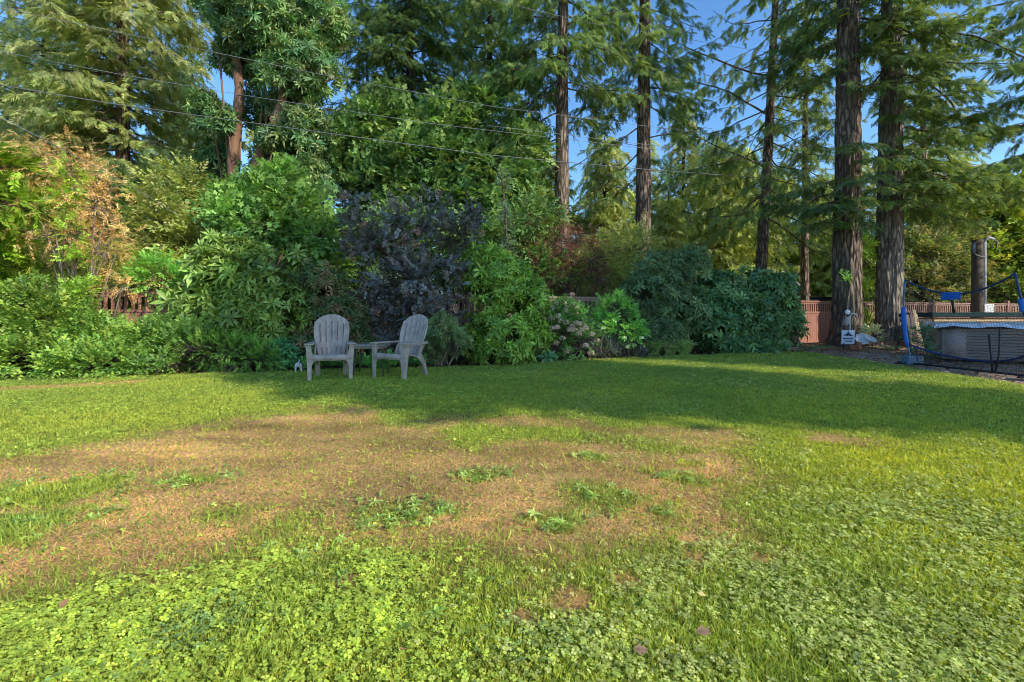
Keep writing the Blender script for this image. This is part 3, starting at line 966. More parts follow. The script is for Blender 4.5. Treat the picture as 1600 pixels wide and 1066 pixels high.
# small side table behind the turned chair
g = W(580, 540, 7.5)
t = empty('side_table', (g[0], g[1], 0), 'small low grey side table just behind the turned garden chair', 'table')
b = MB(); b.box((g[0], g[1], .47), (.52, .36, .025)); b.box((g[0], g[1], .44), (.46, .30, .034)); b.build('table_top', M['chair'], t, True, .006)
for sx in (-1, 1):
    for sy in (-1, 1):
        b = MB(); b.tube([(g[0] + sx * .19, g[1] + sy * .11, .425), (g[0] + sx * .215, g[1] + sy * .13, .2), (g[0] + sx * .235, g[1] + sy * .15, 0)], [.016, .013, .012], 8)
        b.build('leg', M['pole'], t)

# red ornament on a stake
g = G(563, 577)
t = empty('garden_stake', (g[0], g[1], 0), 'small red tulip shaped ornament on a thin stake between the two chairs', 'ornament')
b = MB(); b.tube([(g[0], g[1], -.02), (g[0] + .005, g[1], .16), (g[0], g[1], .29)], .006, 6); b.build('stake', M['black'], t)
b = MB(); zs = [.27, .285, .315, .345, .375, .395, .405]; rs = [.008, .036, .043, .036, .024, .012, .003]
b.tube([(g[0] + .006 * i, g[1], z) for i, z in enumerate(zs)], rs, 10); b.build('red_bulb', M['red'], t)

# ================================================================== SMALL WHITE DOG seen from behind
def dog():
    g = G(462, 583.5)
    t = empty('dog', (g[0], g[1] + .1, .0), 'small white dog seen from behind with its tail up at the hedge foot', 'dog')
    t.rotation_euler = (0, 0, math.radians(28))
    bm = bmesh.new(); sk = bm.verts.layers.skin.verify()
    def V_(p, r, root=False):
        v = bm.verts.new(p); v[sk].radius = (r, r) if np.isscalar(r) else r; v[sk].use_root = root; return v
    pel = V_((0, 0, .122), .047, True); mid = V_((0, .07, .122), .043); ch = V_((0, .14, .115), .05); nk = V_((0, .185, .118), .032)
    hd = V_((.0, .225, .115), .035); mz = V_((0, .262, .095), .017); nz = V_((0, .282, .088), .011)
    bm.edges.new((pel, mid)); bm.edges.new((mid, ch)); bm.edges.new((ch, nk)); bm.edges.new((nk, hd)); bm.edges.new((hd, mz)); bm.edges.new((mz, nz))
    tl = V_((0, -.035, .155), .012); t2 = V_((.006, -.045, .185), .010); t3 = V_((.014, -.035, .212), .006)
    bm.edges.new((pel, tl)); bm.edges.new((tl, t2)); bm.edges.new((t2, t3))
    for s in (-1, 1):
        hip = V_((s * .036, -.004, .105), .026); kn = V_((s * .042, .018, .072), .018); hk = V_((s * .044, -.022, .038), .010); ft = V_((s * .044, -.016, .008), .010); toe = V_((s * .044, .006, .006), .009)
        for a, b_ in ((pel, hip), (hip, kn), (kn, hk), (hk, ft), (ft, toe)):
            bm.edges.new((a, b_))
        sh = V_((s * .032, .145, .085), .018); el = V_((s * .036, .138, .058), .013); wr = V_((s * .036, .15, .028), .010); pw = V_((s * .036, .152, .008), .010); pt = V_((s * .036, .170, .006), .009)
        for a, b_ in ((ch, sh), (sh, el), (el, wr), (wr, pw), (pw, pt)):
            bm.edges.new((a, b_))
    me = bpy.data.meshes.new('dog_body'); bm.to_mesh(me); bm.free()
    o = link('body', me, M['dog_white'], t, False)
    o.modifiers.new('skin', 'SKIN'); s = o.modifiers.new('sub', 'SUBSURF'); s.levels = 2; s.render_levels = 2
    for s in (-1, 1):
        b = MB(); b.add([(s * .012, .215, .145), (s * .036, .222, .135), (s * .040, .222, .170), (s * .020, .228, .146)], [(0, 1, 2), (0, 2, 3), (1, 3, 2), (0, 3, 1)])
        b.build('ear', M['dog_dark'], t, False, .002)
    # dark patch at the tail root
    b = MB(); v, f = [], []
    for j in range(5):
        for i in range(9):
            a = 2 * PI * i / 8
            r = .020 * j / 4
            v.append((.004 + r * math.cos(a), -.044 + .004 * (j / 4) ** 2 * 4, .142 + r * .8 * math.sin(a)))
    f = [(j * 9 + i, j * 9 + i + 1, (j + 1) * 9 + i + 1, (j + 1) * 9 + i) for j in range(4) for i in range(8)]
    b.add(v, f, True); b.build('tail_patch', M['dog_dark'], t, False)


dog()

# ================================================================== BY THE BIG TRUNK
Ys = 12.75
def P3(px, py, Y=Ys):
    return tuple(W(px, py, Y))

c = W(1325, 527, Ys); hw, hh = .165, .19
t = empty('yard_sign', (c[0], c[1], 0), 'white square sign with dark blue emblem at the foot of the thickest trunk', 'sign')
rot = Matrix.Translation(Vector(c)) @ Matrix.Rotation(math.radians(3), 4, 'X') @ Matrix.Rotation(math.radians(-6), 4, 'Z')
b = MB(); b.box((0, 0, 0), (hw * 2, .012, hh * 2), rot); b.build('sign_board', M['sign_face'], t, True, .003)
b = MB()
y0, y1 = -.0095, -.0062
b.prism([(-.115, .035), (-.105, .065), (-.075, .085), (-.055, .07), (-.035, .105), (0, .145), (.02, .12), (.045, .085), (.075, .075), (.105, .055), (.12, .03), (.08, .04), (.05, .022), (.02, .05), (-.02, .03), (-.06, .045)], y0, y1, rot)
b.prism([(-.012, .150), (.012, .150), (.006, .168), (-.006, .168)], y0, y1, rot)
b.build('emblem', M['navy'], t)
b = MB()
rr = random.Random(5)
for row, (zz, x0, x1, h) in enumerate([(-.035, -.125, .125, .040), (-.105, -.095, .10, .036)]):
    x = x0
    while x < x1:
        wd = rr.uniform(.014, .024)
        b.box((x + wd / 2, -.0079, zz), (wd, .0033, h * rr.uniform(.7, 1)), rot); x += wd + .006
b.build('lettering', M['navy'], t)
b = MB(); b.box((c[0] - .10, c[1] + .02, .09), (.025, .02, .19)); b.box((c[0] + .10, c[1] + .02, .09), (.025, .02, .19)); b.build('stake', M['black'], t)

t = empty('water_standpipe', tuple(W(1328, 545, 12.9))[:2] + (0,), 'galvanised gooseneck standpipe with round pale dial against the thickest trunk', 'standpipe')
b = MB(); b.tube([P3(1328, 546, 12.9), P3(1328, 520, 12.9), P3(1328, 494, 12.9), P3(1329, 491.5, 12.9), P3(1332, 489.5, 12.9), P3(1336, 491, 12.9), P3(1339, 495.5, 12.9)], .022, 8); b.build('pipe', M['steel'], t)
b = MB(); c = W(1324, 488, 12.88); b.tube([(c[0], c[1] - .02, c[2]), (c[0], c[1], c[2]), (c[0], c[1] + .025, c[2])], [.068, .072, .06], 20); b.build('dial', M['white'], t)
b = MB(); b.tube([P3(1320, 493, 12.9), P3(1323, 497, 12.9), P3(1327, 495, 12.9)], .012, 6); b.build('bracket', M['steel'], t)

c = W(1321, 503, 12.92)
t = empty('sack', (c[0], c[1], .5), 'beige cloth sack hanging beside the gooseneck standpipe', 'sack')
b = MB(); b.tube([(c[0] + .05, c[1], c[2] + .13), (c[0] + .03, c[1], c[2] + .07), (c[0], c[1], c[2] - .02), (c[0] - .02, c[1], c[2] - .09), (c[0] - .015, c[1], c[2] - .12)], [.03, .06, .09, .085, .03], 12); b.build('sack_body', M['burlap'], t)
b = MB(); b.tube([(c[0] + .05, c[1], c[2] + .12), (c[0] + .07, c[1] - .01, c[2] + .19), (c[0] + .1, c[1], c[2] + .2)], .012, 6); b.build('tie_cord', M['black'], t)

def dish(px, py, Y, r, tilt, label, yaw):
    c = W(px, py, Y)
    t = empty('garden_dish', tuple(c), label, 'dish', 'white dishes between the big trunks')
    b = MB(); v, f = [], []
    nr, na = 6, 24
    for j in range(nr + 1):
        q = j / nr
        for i in range(na):
            a = 2 * PI * i / na
            rr_ = r * q * (1 + .07 * math.cos(8 * a) * q)
            v.append((rr_ * math.cos(a), rr_ * math.sin(a), .38 * r * q * q))
    f = [(j * na + i, j * na + (i + 1) % na, (j + 1) * na + (i + 1) % na, (j + 1) * na + i) for j in range(nr) for i in range(na)]
    b.add(v, f, True, Matrix.Rotation(yaw, 4, 'Z') @ Matrix.Rotation(tilt, 4, 'X')); o = b.build('bowl', M['white'], t, False); solid(o, .016)


dish(1347, 531, 12.95, .17, math.radians(62), 'white scalloped dish tipped on edge, nearer the sign', math.radians(-25))
dish(1358.5, 531.5, 12.9, .16, math.radians(35), 'white scalloped dish lying flatter, nearer the rough grey trunk', math.radians(15))
c = W(1342, 541, 12.6)
t = empty('brick', (c[0], c[1], 0), 'orange clay brick standing on end beside the white sign', 'brick')
b = MB(); b.box((c[0], c[1], .13), (.10, .09, .20), None); b.build('brick_body', M['brick'], t, True, .008)
b = MB(); b.box((c[0] - .09, c[1] + .06, .085), (.20, .10, .10), None); b.build('brick_foot', M['brick'], t, True, .008)

# ================================================================== HOT TUB, BENCH, PLANKS
X0, X1, Yf, Yb, Zt = 0, 2.35, 0, 2.2, .70
t = empty('hot_tub', (8.92, 9.9, 0), 'dark slatted hot tub under a crinkled silver sheet behind the sports net', 'hot tub')
t.rotation_euler = (0, 0, math.radians(-36))
b = MB()
for k in range(11):
    z = .05 + k * .057
    b.box(((X0 + X1) / 2, (Yf + Yb) / 2, z + .026), (X1 - X0 - .62, Yb - Yf - .02 + .008 * (k % 2), .052))
    b.box(((X0 + X1) / 2, (Yf + Yb) / 2, z + .026), (X1 - X0 - .02 + .008 * (k % 2), Yb - Yf - .62, .052))
b.box(((X0 + X1) / 2, (Yf + Yb) / 2, .34), (X1 - X0 - .10, Yb - Yf - .10, .62)); b.build('slatted_side', M['tub'], t, False, .006)
for sx, sy in ((X0 + .31, Yf + .31), (X1 - .31, Yf + .31), (X0 + .31, Yb - .31), (X1 - .31, Yb - .31)):
    b = MB(); b.tube([(sx, sy, .03), (sx, sy, .3), (sx, sy, .675)], .318, 40); b.build('corner_panel', M['tub_tan'], t, False)
b = MB(); b.box(((X0 + X1) / 2, (Yf + Yb) / 2, .69), (X1 - X0 + .12, Yb - Yf + .12, .035)); b.build('rim', M['black'], t, False, .01)
nu, nv = 60, 44
rg3 = np.random.default_rng(8)
def cov(i, j):
    u, v = i / nu, j / nv
    x = X0 - .09 + u * (X1 - X0 + .18); y = Yf - .09 + v * (Yb - Yf + .18)
    ed = min(u, 1 - u, v, 1 - v)
    z = .735 + .055 * float(fbm2(np.array(x * 4), np.array(y * 4), 4)) - (.065 if ed < .001 else 0) + .02 * math.sin(x * 9 + y * 4)
    return (x, y, z)
v, f = grid_mesh(nu, nv, cov); b = MB(); b.add(v, f, False); o = b.build('foil_sheet', M['silver'], t, False); solid(o, .008)

t = empty('storage_bench', (13.0, 13.0, 0), 'cedar board bench with a dark green lid behind the silver covered tub', 'bench')
b = MB()
for k in range(30):
    b.box((11.25 + k * .13, 12.6, .44), (.124, .03, .86)); b.box((11.25 + k * .13, 13.5, .44), (.124, .03, .86))
for k in range(6):
    b.box((11.19, 12.70 + k * .15, .44), (.03, .14, .86))
b.build('board_side', M['orange_wood'], t)
b = MB(); b.box((13.15, 13.05, .935), (4.1, 1.1, .10)); b.box((13.15, 13.05, 1.0), (4.02, 1.02, .034)); b.build('lid', M['green_lid'], t, True, .02)
b = MB(); b.box((13.15, 12.575, .80), (3.9, .02, .05)); b.build('trim', M['plank'], t)

rr = random.Random(3)
for k in range(5):
    px = 1427 + k * 4.6; lean = [.22, .10, .16, .05, .13][k]
    a = W(px, 541, 12.3); h = [.96, 1.06, 1.02, 1.10, 1.0][k]
    lab = ['pale plank leaning at the far left of the stacked boards beside the blue pole', 'second plank from the left in the leaning stack, reddish and narrow',
           'middle plank of five leaning boards by the blue pole', 'fourth plank from the left, tallest of the leaning boards', 'rightmost plank of the leaning boards, next to the pinkish fence'][k]
    t = empty('wood_plank', (a[0], a[1], 0), lab, 'plank', 'planks leaning by the net')
    mt = Matrix.Translation((a[0], a[1] + k * .012, 0)) @ Matrix.Rotation(-.12 - .02 * k, 4, 'X') @ Matrix.Rotation(-lean * .3, 4, 'Y')
    b = MB(); b.box((0, 0, h / 2), (.075 if k != 1 else .05, .022, h), mt); b.build('board', M['plank'] if k not in (1, 2) else M['fence_pale'], t, True, .003)
b = None
# a rail for the planks to lean on
t = empty('sawhorse', (11.0, 12.75, 0), 'low dark timber trestle behind the leaning planks', 'trestle')
b = MB(); b.box((10.68, 12.52, .80), (.8, .07, .07)); b.build('beam', M['pole'], t)
for sx in (-.33, .33):
    for sy in (-1, 1):
        b = MB(); b.tube([(10.68 + sx, 12.52, .79), (10.68 + sx, 12.52 + sy * .22, 0)], .03, 6); b.build('leg', M['pole'], t)

# ================================================================== SPORTS NET
A = np.array([7.62, 9.02]); Bn = np.array([7.80, 7.0])
d2 = (Bn - A); Ln = np.linalg.norm(d2); d2 = d2 / Ln
nrm = np.array([-d2[1], d2[0]])          # to +X, away from the lawn
if nrm[0] < 0:
    nrm = -nrm
def NP(s, z, off=0.0):
    """s along the net 0..1, z up, off away from the lawn; the frame leans toward the lawn as it rises"""
    p = A + d2 * Ln * s + nrm * (off - (.09 + .17 * s) * z)
    return np.array([p[0], p[1], z])
t = empty('sports_net', (A[0], A[1], 0), 'blue framed sports practice net with black mesh at the right edge', 'sports net')
def topz(s): return 1.62 - .52 * math.sin(PI * s) ** .9 * .55 - .06 * s
for s in (0, 1):
    b = MB(); bow = -.05 if s == 0 else .0
    b.tube([NP(s + bow * math.sin(k / 8 * PI), .04 + (topz(s) - .04) * k / 8) for k in range(9)], .016, 8); p = b.build('pole', M['blue_steel'] if s == 0 else M['blue_dark'], t)
    b = MB()
    z0, z1 = (.33, 1.10) if s == 0 else (1.0, 1.18)
    pts = [NP(s + bow * math.sin((z0 + (z1 - z0) * k / 8) / 1.6 * PI), z0 + (z1 - z0) * k / 8) for k in range(9)]
    b.tube(pts, [.02] + [.034] * 3 + [.043] * 4 + [.025] if s == 0 else .042, 12); b.build('pole_sleeve', M['blue'], t)
    b = MB(); q = NP(s, .07, .02); b.box((q[0], q[1], .085), (.30, .17, .17)); b.build('foot_block', M['blue_steel'], t, True, .02)
b = MB(); b.tube([NP(k / 20, topz(k / 20)) for k in range(21)], .013, 8); b.build('top_band', M['blue_dark'], t)
def hem(s): return (.38 + .02 * s) - .28 * math.sin(PI * min(1, s * 1.02)) ** .8 * .8
b = MB(); b.tube([NP(k / 24, hem(k / 24), .28 * math.sin(PI * k / 24)) for k in range(25)], .018, 8); b.build('pocket_hem', M['blue_dark'], t)
b = MB(); b.tube([NP(-.12, .03, -.05), NP(.3, .03, -.02), NP(.7, .03, -.02), NP(1.05, .03, -.05)], .018, 8)
for s in (0, 1):
    b.tube([NP(s, .03, -.35), NP(s, .03, .2), NP(s, .03, .55)], .016, 8)
b.build('ground_bar', M['black'], t)
b = MB(); b.tube([NP(.68, .02, .02), NP(.66, .3, .10), NP(.62, .62, .22)], .015, 8); b.tube([NP(.70, .02, .02), NP(.71, .35, .14), NP(.70, .75, .25)], .013, 8); b.build('brace', M['black'], t)
b = MB(); b.box(tuple(NP(.46, 1.27, -.012)), (.02, .36, .13), None); b.build('pouch', M['blue'], t, True, .012)
b = MB(); b.tube([NP(.46, 1.34, 0), NP(.46, topz(.46), 0)], .006, 5); b.tube([NP(.46, 1.2, 0), NP(.46, .98, 0)], .02, 6); b.build('pouch_strap', M['black'], t)
# mesh: warp and weft cords
v, q = [], []
wd = Wood()
NU, NV = 46, 34
def npnt(i, j):
    s = i / NU; f_ = j / NV
    z = .04 + f_ * (topz(s) - .05)
    off = .26 * math.sin(PI * s) * math.exp(-((z - .3) / .28) ** 2)
    return NP(s, z, off + .012)
for i in range(NU + 1):
    wd.limb([npnt(i, j) for j in range(0, NV + 1, 2)], .0017, 3)
for j in range(NV + 1):
    wd.limb([npnt(i, j) for i in range(0, NU + 1, 2)], .0017, 3)
# denser lower skirt
for i in range(90):
    s = i / 89
    wd.limb([NP(s, .04), NP(s, .04 + (hem(s) - .04) * .5, .14 * math.sin(PI * s)), NP(s, hem(s), .27 * math.sin(PI * s))], .0022, 3)
for j in range(8):
    f_ = j / 7
    wd.limb([NP(i / 20, .04 + (hem(i / 20) - .04) * f_, .27 * f_ * math.sin(PI * i / 20)) for i in range(21)], .0022, 3)
link('net_mesh', wd.mesh('net_mesh'), M['black'], t)

# ================================================================== SERVICE POLE
Yp = 16.3
c = W(1527, 478, Yp)
t = empty('service_pole', (c[0], c[1], 0), 'cut off wooden service pole with grey conduit and looping wires behind the net', 'pole')
zt = W(1527, 375, Yp)[2]
b = MB(); b.tube([(c[0], c[1], -.05), (c[0], c[1], 1.5), (c[0], c[1], zt)], [.17, .16, .15], 14); b.build('post', M['pole'], t)
b = MB(); xx = c[0] + .20; b.tube([(xx, c[1] - .05, .9), (xx, c[1] - .05, 2.2), (xx, c[1] - .05, zt - .1), (xx + .05, c[1] - .05, zt + .02), (xx + .16, c[1] - .05, zt + .07), (xx + .30, c[1] - .05, zt + .02)], .05, 10); b.build('conduit', M['conduit'], t)
b = MB(); b.box((xx + .05, c[1] - .08, 1.1), (.34, .18, .42)); b.build('meter_box', M['white'], t, True, .02)
for k in range(3):
    b = MB(); e = .12 * k
    b.tube([(xx + .26, c[1] - .05, zt + .04), (xx + .40, c[1] - .07, zt - .03 - .05 * k), (xx + .52 - e, c[1] - .05, zt - .28), (xx + .45 - e, c[1] - .05, zt - .5 + e)], .014, 6); b.build('wire_loop', M['wire_pale'] if k == 0 else M['black'], t)
b = MB(); b.tube([(c[0] - .17, c[1] - .1, zt - .25), (c[0] - .26, c[1] - .12, zt - .42), (c[0] - .2, c[1] - .18, zt - .55), (c[0], c[1] - .2, zt - .62), (xx, c[1] - .12, zt - .6)], .018, 6); b.build('wire_loop', M['wire_pale'], t)
b = MB(); b.tube([(c[0] - .22, c[1] - .1, zt - .12), (c[0] - .24, c[1] - .1, zt - .3), (c[0] - .2, c[1] - .1, zt - .42)], .05, 8); b.build('insulator', M['blue_steel'], t)

# ================================================================== SHED AND PARKED CAR beyond the fence
sx, sy = 13.55, 24.5
t = empty('shed', (sx, sy, 0), 'small brown shed with pale grey gable roof beyond the fence', 'shed')
b = MB(); b.prism([(sx - .9, 0), (sx + .9, 0), (sx + .9, 2.1), (sx, 2.95), (sx - .9, 2.1)], sy - .8, sy + 1.4); b.build('wall', M['shed_wall'], t)
b = MB()
for s in (-1, 1):
    b.prism([(sx + s * 1.2, 1.87), (sx, 3.03), (sx, 3.11), (sx + s * 1.2, 1.95)], sy - 1.1 - .002 * s, sy + 1.7 + .002 * s)
b.build('roof', M['roof'], t)
b = MB(); b.box((sx - .1, sy - .815, .95), (.75, .04, 1.8)); d_ = b.build('door', M['fence_pale'], t)
b = MB(); b.box((sx + .18, sy - .85, 1.0), (.05, .05, .12)); b.build('handle', M['black'], d_)

cx_, cy_ = 14.6, 22.6
t = empty('parked_car', (cx_, cy_, 0), 'dark parked car, only its roof showing above the pinkish fence', 'car')
b = MB(); prof = [(-2.1, .45), (2.1, .45), (2.15, .8), (2.0, 1.0), (1.1, 1.08), (-2.05, 1.08), (-2.15, .8)]
b.prism([(cx_ + a, z) for a, z in prof], cy_ - .85, cy_ + .85); b.build('body', M['car'], t, True, .05)
b = MB(); roof = [(-1.95, 1.085), (1.05, 1.085), (.35, 1.68), (-1.55, 1.72)]
b.prism([(cx_ + a, z) for a, z in roof], cy_ - .74, cy_ + .74); b.build('window', M['glass'], t, True, .04)
b = MB(); b.prism([(cx_ + a, z) for a, z in [(-1.6, 1.70), (.4, 1.685), (.3, 1.78), (-1.5, 1.80)]], cy_ - .72, cy_ + .72); b.build('roof', M['car'], t, True, .03)
for a in (-1.35, 1.4):
    for s in (-1, 1):
        b = MB(); b.tube([(cx_ + a, cy_ + s * .70, .33), (cx_ + a, cy_ + s * .87, .33)], .33, 20); w_ = b.build('wheel', M['rubber'], t)
        b = MB(); b.tube([(cx_ + a, cy_ + s * .865, .33), (cx_ + a, cy_ + s * .885, .33)], .2, 14); b.build('rim', M['steel'], w_)

# ================================================================== OVERHEAD LINES
def line(label, pts, r, mat, sag=0):
    P = [W(px, py, Y) for px, py, Y in pts]
    # resample smoothly
    out = []
    for i in range(len(P) - 1):
        for k in range(8):
            out.append(P[i] + (P[i + 1] - P[i]) * k / 8)
    out.append(P[-1])
    b = MB(); b.tube(out, r, 6); o = b.build('overhead_line', M[mat]); tag(o, label, 'cable', 'overhead lines crossing the garden')


line('thick lowest overhead cable crossing in front of the red barked trunks', [(-260, 92, 8.6), (0, 133, 9), (180, 163, 9.6), (400, 193, 10.4), (760, 242, 12), (1000, 264, 13.6), (1270, 284.5, 16.3), (1335, 289, 17)], .009, 'wire')
line('second overhead cable from the bottom, crossing above the thick one', [(-260, 27, 8.6), (33, 87, 9.2), (202, 119, 9.8), (400, 152, 10.5), (680, 194, 11.8), (1000, 231, 13.8), (1260, 262, 16.5), (1335, 269, 17.4)], .005, 'wire_pale')
line('middle overhead cable crossing high in front of the tall crowns', [(-260, -62, 8.6), (33, 19, 9.2), (355, 86, 10.4), (493, 115, 11), (766, 166, 12.4), (1000, 196, 14), (1300, 229, 17), (1335, 232, 17.4)], .005, 'wire_pale')
line('highest thin overhead cable, near the top edge', [(500, -70, 11), (780, 3, 12.6), (926, 37, 13.6), (1205, 83, 16.4), (1300, 97, 17.3), (1335, 102, 17.7)], .005, 'wire_pale')
line('thin service wire running down through the brown leaved tree', [(-200, 100, 7.2), (0, 183, 7.8), (111, 240, 8.6), (172, 271, 9.4), (240, 312, 10.6), (330, 372, 12)], .007, 'wire_pale')
line('faint cable just above the thick one near the leaning fir trunk', [(760, 196, 12.4), (1000, 225, 14), (1190, 246, 16), (1275, 252, 16.8), (1335, 256, 17.4)], .006, 'wire_pale')
# ================================================================== SHRUBS
def B_(px, py, Y, rx, rz, ry=None):
    """ellipsoid clump: centre pixel, depth, radii given in photo pixels across and up, depth radius in metres"""
    c = W(px, py, Y); k = Y / F
    return (c[0], c[1], c[2], rx * k, (ry if ry else rx * k * .8), rz * k)


def gpt(px, Y):
    return ((px - CX) / F * Y, Y)


LIME = [(0.098, 0.136, 0.020), (0.129, 0.160, 0.027), (0.074, 0.113, 0.018)]
HEDGE = [(0.072, 0.128, 0.021), (0.102, 0.162, 0.030), (0.051, 0.102, 0.021)]
MID = [(.06, .11, .024), (.085, .145, .03), (.042, .08, .02)]
RHODO = [(.082, .125, .024), (.115, .16, .034), (.058, .094, .02)]
RHODO_B = [(.095, .155, .022), (.135, .19, .032), (.065, .115, .02)]
DARK = [(0.041, 0.078, 0.025), (0.057, 0.101, 0.031), (0.078, 0.127, 0.043)]
BLUEG = [(0.053, 0.090, 0.044), (0.072, 0.115, 0.053), (0.101, 0.140, 0.064)]
SMOKE = [(0.081, 0.087, 0.087), (0.110, 0.117, 0.112), (0.050, 0.056, 0.056), (0.084, 0.101, 0.090), (0.106, 0.090, 0.084)]

# hedge along the left
plant('hedge_shrub', 'sunlit yellow green leafy shrub, leftmost of the low hedge', 'shrub', gpt(20, 7.9),
      [B_(-40, 520, 7.8, 95, 70), B_(60, 510, 7.8, 70, 62), B_(20, 560, 7.45, 100, 38)], TWIGS, 230, .20, LIME + HEDGE, 101, 'gloss', 'leafy shrubs of the left hedge')
plant('hedge_shrub', 'green leafy shrub of the low hedge under the brown leaved tree', 'shrub', gpt(160, 8.0),
      [B_(135, 540, 7.9, 60, 38), B_(200, 543, 8.0, 60, 34), B_(165, 568, 7.55, 80, 24)], TWIGS, 230, .19, HEDGE + [LIME[0]], 102, 'gloss', 'leafy shrubs of the left hedge')
plant('hedge_shrub', 'green leafy shrub of the low hedge beside the large whorled bush', 'shrub', gpt(270, 8.1),
      [B_(262, 540, 8.1, 52, 34), B_(310, 548, 7.9, 55, 34), B_(280, 570, 7.7, 60, 22)], TWIGS, 230, .18, HEDGE + MID, 103, 'gloss', 'leafy shrubs of the left hedge')
plant('low_shrub', 'low yellow green shrub in front of the large whorled bush', 'shrub', gpt(350, 7.95),
      [B_(345, 548, 7.9, 60, 26), B_(400, 560, 8.0, 45, 22)], TWIGS_S, 300, .15, [(.10, .19, .03), (.07, .15, .03), (.13, .20, .04)], 104, 'leaf')
plant('young_shrub', 'small glossy shrub with hanging leaves right of the low hedge, by the dog', 'shrub', gpt(440, 8.25),
      [B_(440, 556, 8.2, 22, 20)], WHORLS, 150, .17, [(.04, .12, .05), (.06, .15, .05)], 105, 'gloss', mode='whorl', stems=3, stem_r=.01)

# left tree group
plant('brown_maple', 'small multi stemmed tree with dry orange brown leaves behind the left hedge', 'tree', gpt(140, 8.55),
      [B_(105, 265, 8.5, 75, 48), B_(150, 320, 8.4, 62, 45), B_(60, 320, 8.5, 62, 50), B_(115, 365, 8.5, 75, 40), B_(165, 390, 8.4, 40, 40), B_(45, 250, 8.8, 45, 36), B_(190, 448, 8.3, 30, 12)],
      LACE, 62, .20, [(.36, .19, .07), (.44, .28, .11), (.26, .14, .06), (.38, .29, .13)], 110, 'leaf', None, .5, .75, .4, .6, .7, 12, 'pale_stem', .022, .2, .25, twigs=.55, low=.9)
plant('climbing_vine', 'bright green vine climbing up the middle of the brown leaved tree', 'vine', gpt(118, 8.3),
      [B_(112, 275, 8.2, 16, 28), B_(104, 320, 8.2, 16, 30), B_(112, 365, 8.2, 14, 26), B_(122, 415, 8.15, 18, 30), B_(125, 458, 8.1, 22, 22)],
      TWIGS, 190, .15, [(.17, .27, .03), (.22, .31, .05), (.12, .22, .03)], 111, 'leaf', stems=5, stem_r=.012, twigs=.1, lump=.5)
plant('lacy_maple', 'lacy yellow green maple spreading in tiers right of the brown leaved tree', 'tree', gpt(215, 9.6),
      [B_(180, 405, 9.5, 60, 16), B_(235, 424, 9.4, 46, 12), B_(150, 425, 9.5, 55, 12), B_(85, 420, 9.3, 60, 22), B_(255, 410, 9.7, 45, 14), B_(40, 400, 9.3, 55, 26)],
      LACE, 120, .22, [(.20, .25, .03), (.24, .26, .045), (.13, .20, .03), (.26, .24, .06)], 112, 'leaf', None, .4, .8, .5, .6, .6, 4, 'pale_stem', .02, low=.9)
plant('feathery_cedar', 'bright yellow green feathery branches entering at the left edge', 'tree', gpt(-70, 8.3),
      [B_(-20, 262, 8.0, 62, 12), B_(-15, 318, 8.0, 58, 16), B_(-60, 290, 8.2, 60, 60), B_(-70, 400, 8.3, 80, 60), B_(-20, 375, 8.2, 36, 16)],
      FINE_SPRAYS, 75, .42, [(.14, .22, .02), (.18, .26, .03), (.10, .18, .02)], 113, 'leaf', None, .3, .7, .3, .8, .4, 5, 'stem', .03, low=.9)
plant('yellow_shrub', 'tall backlit yellow green shrub beyond the fence left of the whorled bush', 'shrub', gpt(270, 11.6),
      [B_(245, 350, 11.5, 45, 55), B_(300, 390, 11.6, 42, 50), B_(225, 410, 11.3, 48, 35), B_(280, 300, 12, 40, 40), B_(285, 435, 11.3, 34, 24)],
      TWIGS, 70, .30, [(.13, .155, .035), (.165, .18, .05), (.085, .12, .03), (.185, .185, .07)], 114, 'leaf', None, .5, .7, low=.8)
plant('bramble_shrub', 'mid green shrub with arching leaves hanging over the left fence', 'shrub', gpt(245, 9.1),
      [B_(245, 432, 8.9, 36, 26)], TWIGS, 130, .22, [(.08, .19, .03), (.12, .23, .04)], 115, 'leaf', stems=4, stem_r=.012)

# the large whorled bush (rhododendron) and companions
plant('rhododendron', 'large rhododendron with long leaves in whorls, left of the chairs', 'shrub', gpt(385, 8.9),
      [B_(350, 425, 8.9, 50, 50, .7), B_(415, 440, 8.9, 60, 55, .7), B_(320, 480, 8.8, 34, 48, .6), B_(430, 500, 8.7, 52, 52, .6), B_(370, 500, 8.5, 60, 48, .6), B_(380, 395, 9.1, 36, 18, .5), B_(455, 545, 8.7, 30, 28, .4)],
      WHORLS, 85, .20, RHODO, 120, 'gloss', None, .4, .55, .75, .8, .35, 9, 'pale_stem', .028, mode='whorl', twigs=.3)
plant('andromeda_shrub', 'dark fine leaved shrub with reddish tips behind the left chair', 'shrub', gpt(515, 9.0),
      [B_(500, 455, 9.1, 42, 48, .5), B_(530, 500, 8.9, 42, 42, .5), B_(500, 535, 8.8, 46, 36, .5), B_(555, 545, 8.9, 34, 28, .4)],
      WHORLS_N, 130, .13, [(.05, .085, .03), (.075, .11, .04), (.035, .065, .025), (.16, .10, .055)], 121, 'leaf', mode='whorl', rnd=.6)


def plumes(lv, rg, P, D):
    k = 48
    i = rg.choice(np.where(D[:, 1] < .35)[0], k, replace=False)
    for q in i:
        n = 150; c = P[q] + D[q] * .07
        d = rdir(rg, n) * np.array([.085, .075, .10]) * (rg.random((n, 1)) ** .4)
        lv.add(DIAMOND, c + d, rdir(rg, n), rdir(rg, n), .022, rcol(rg, n, [(.34, .20, .16), (.44, .27, .21), (.28, .17, .14)], .15), .5)


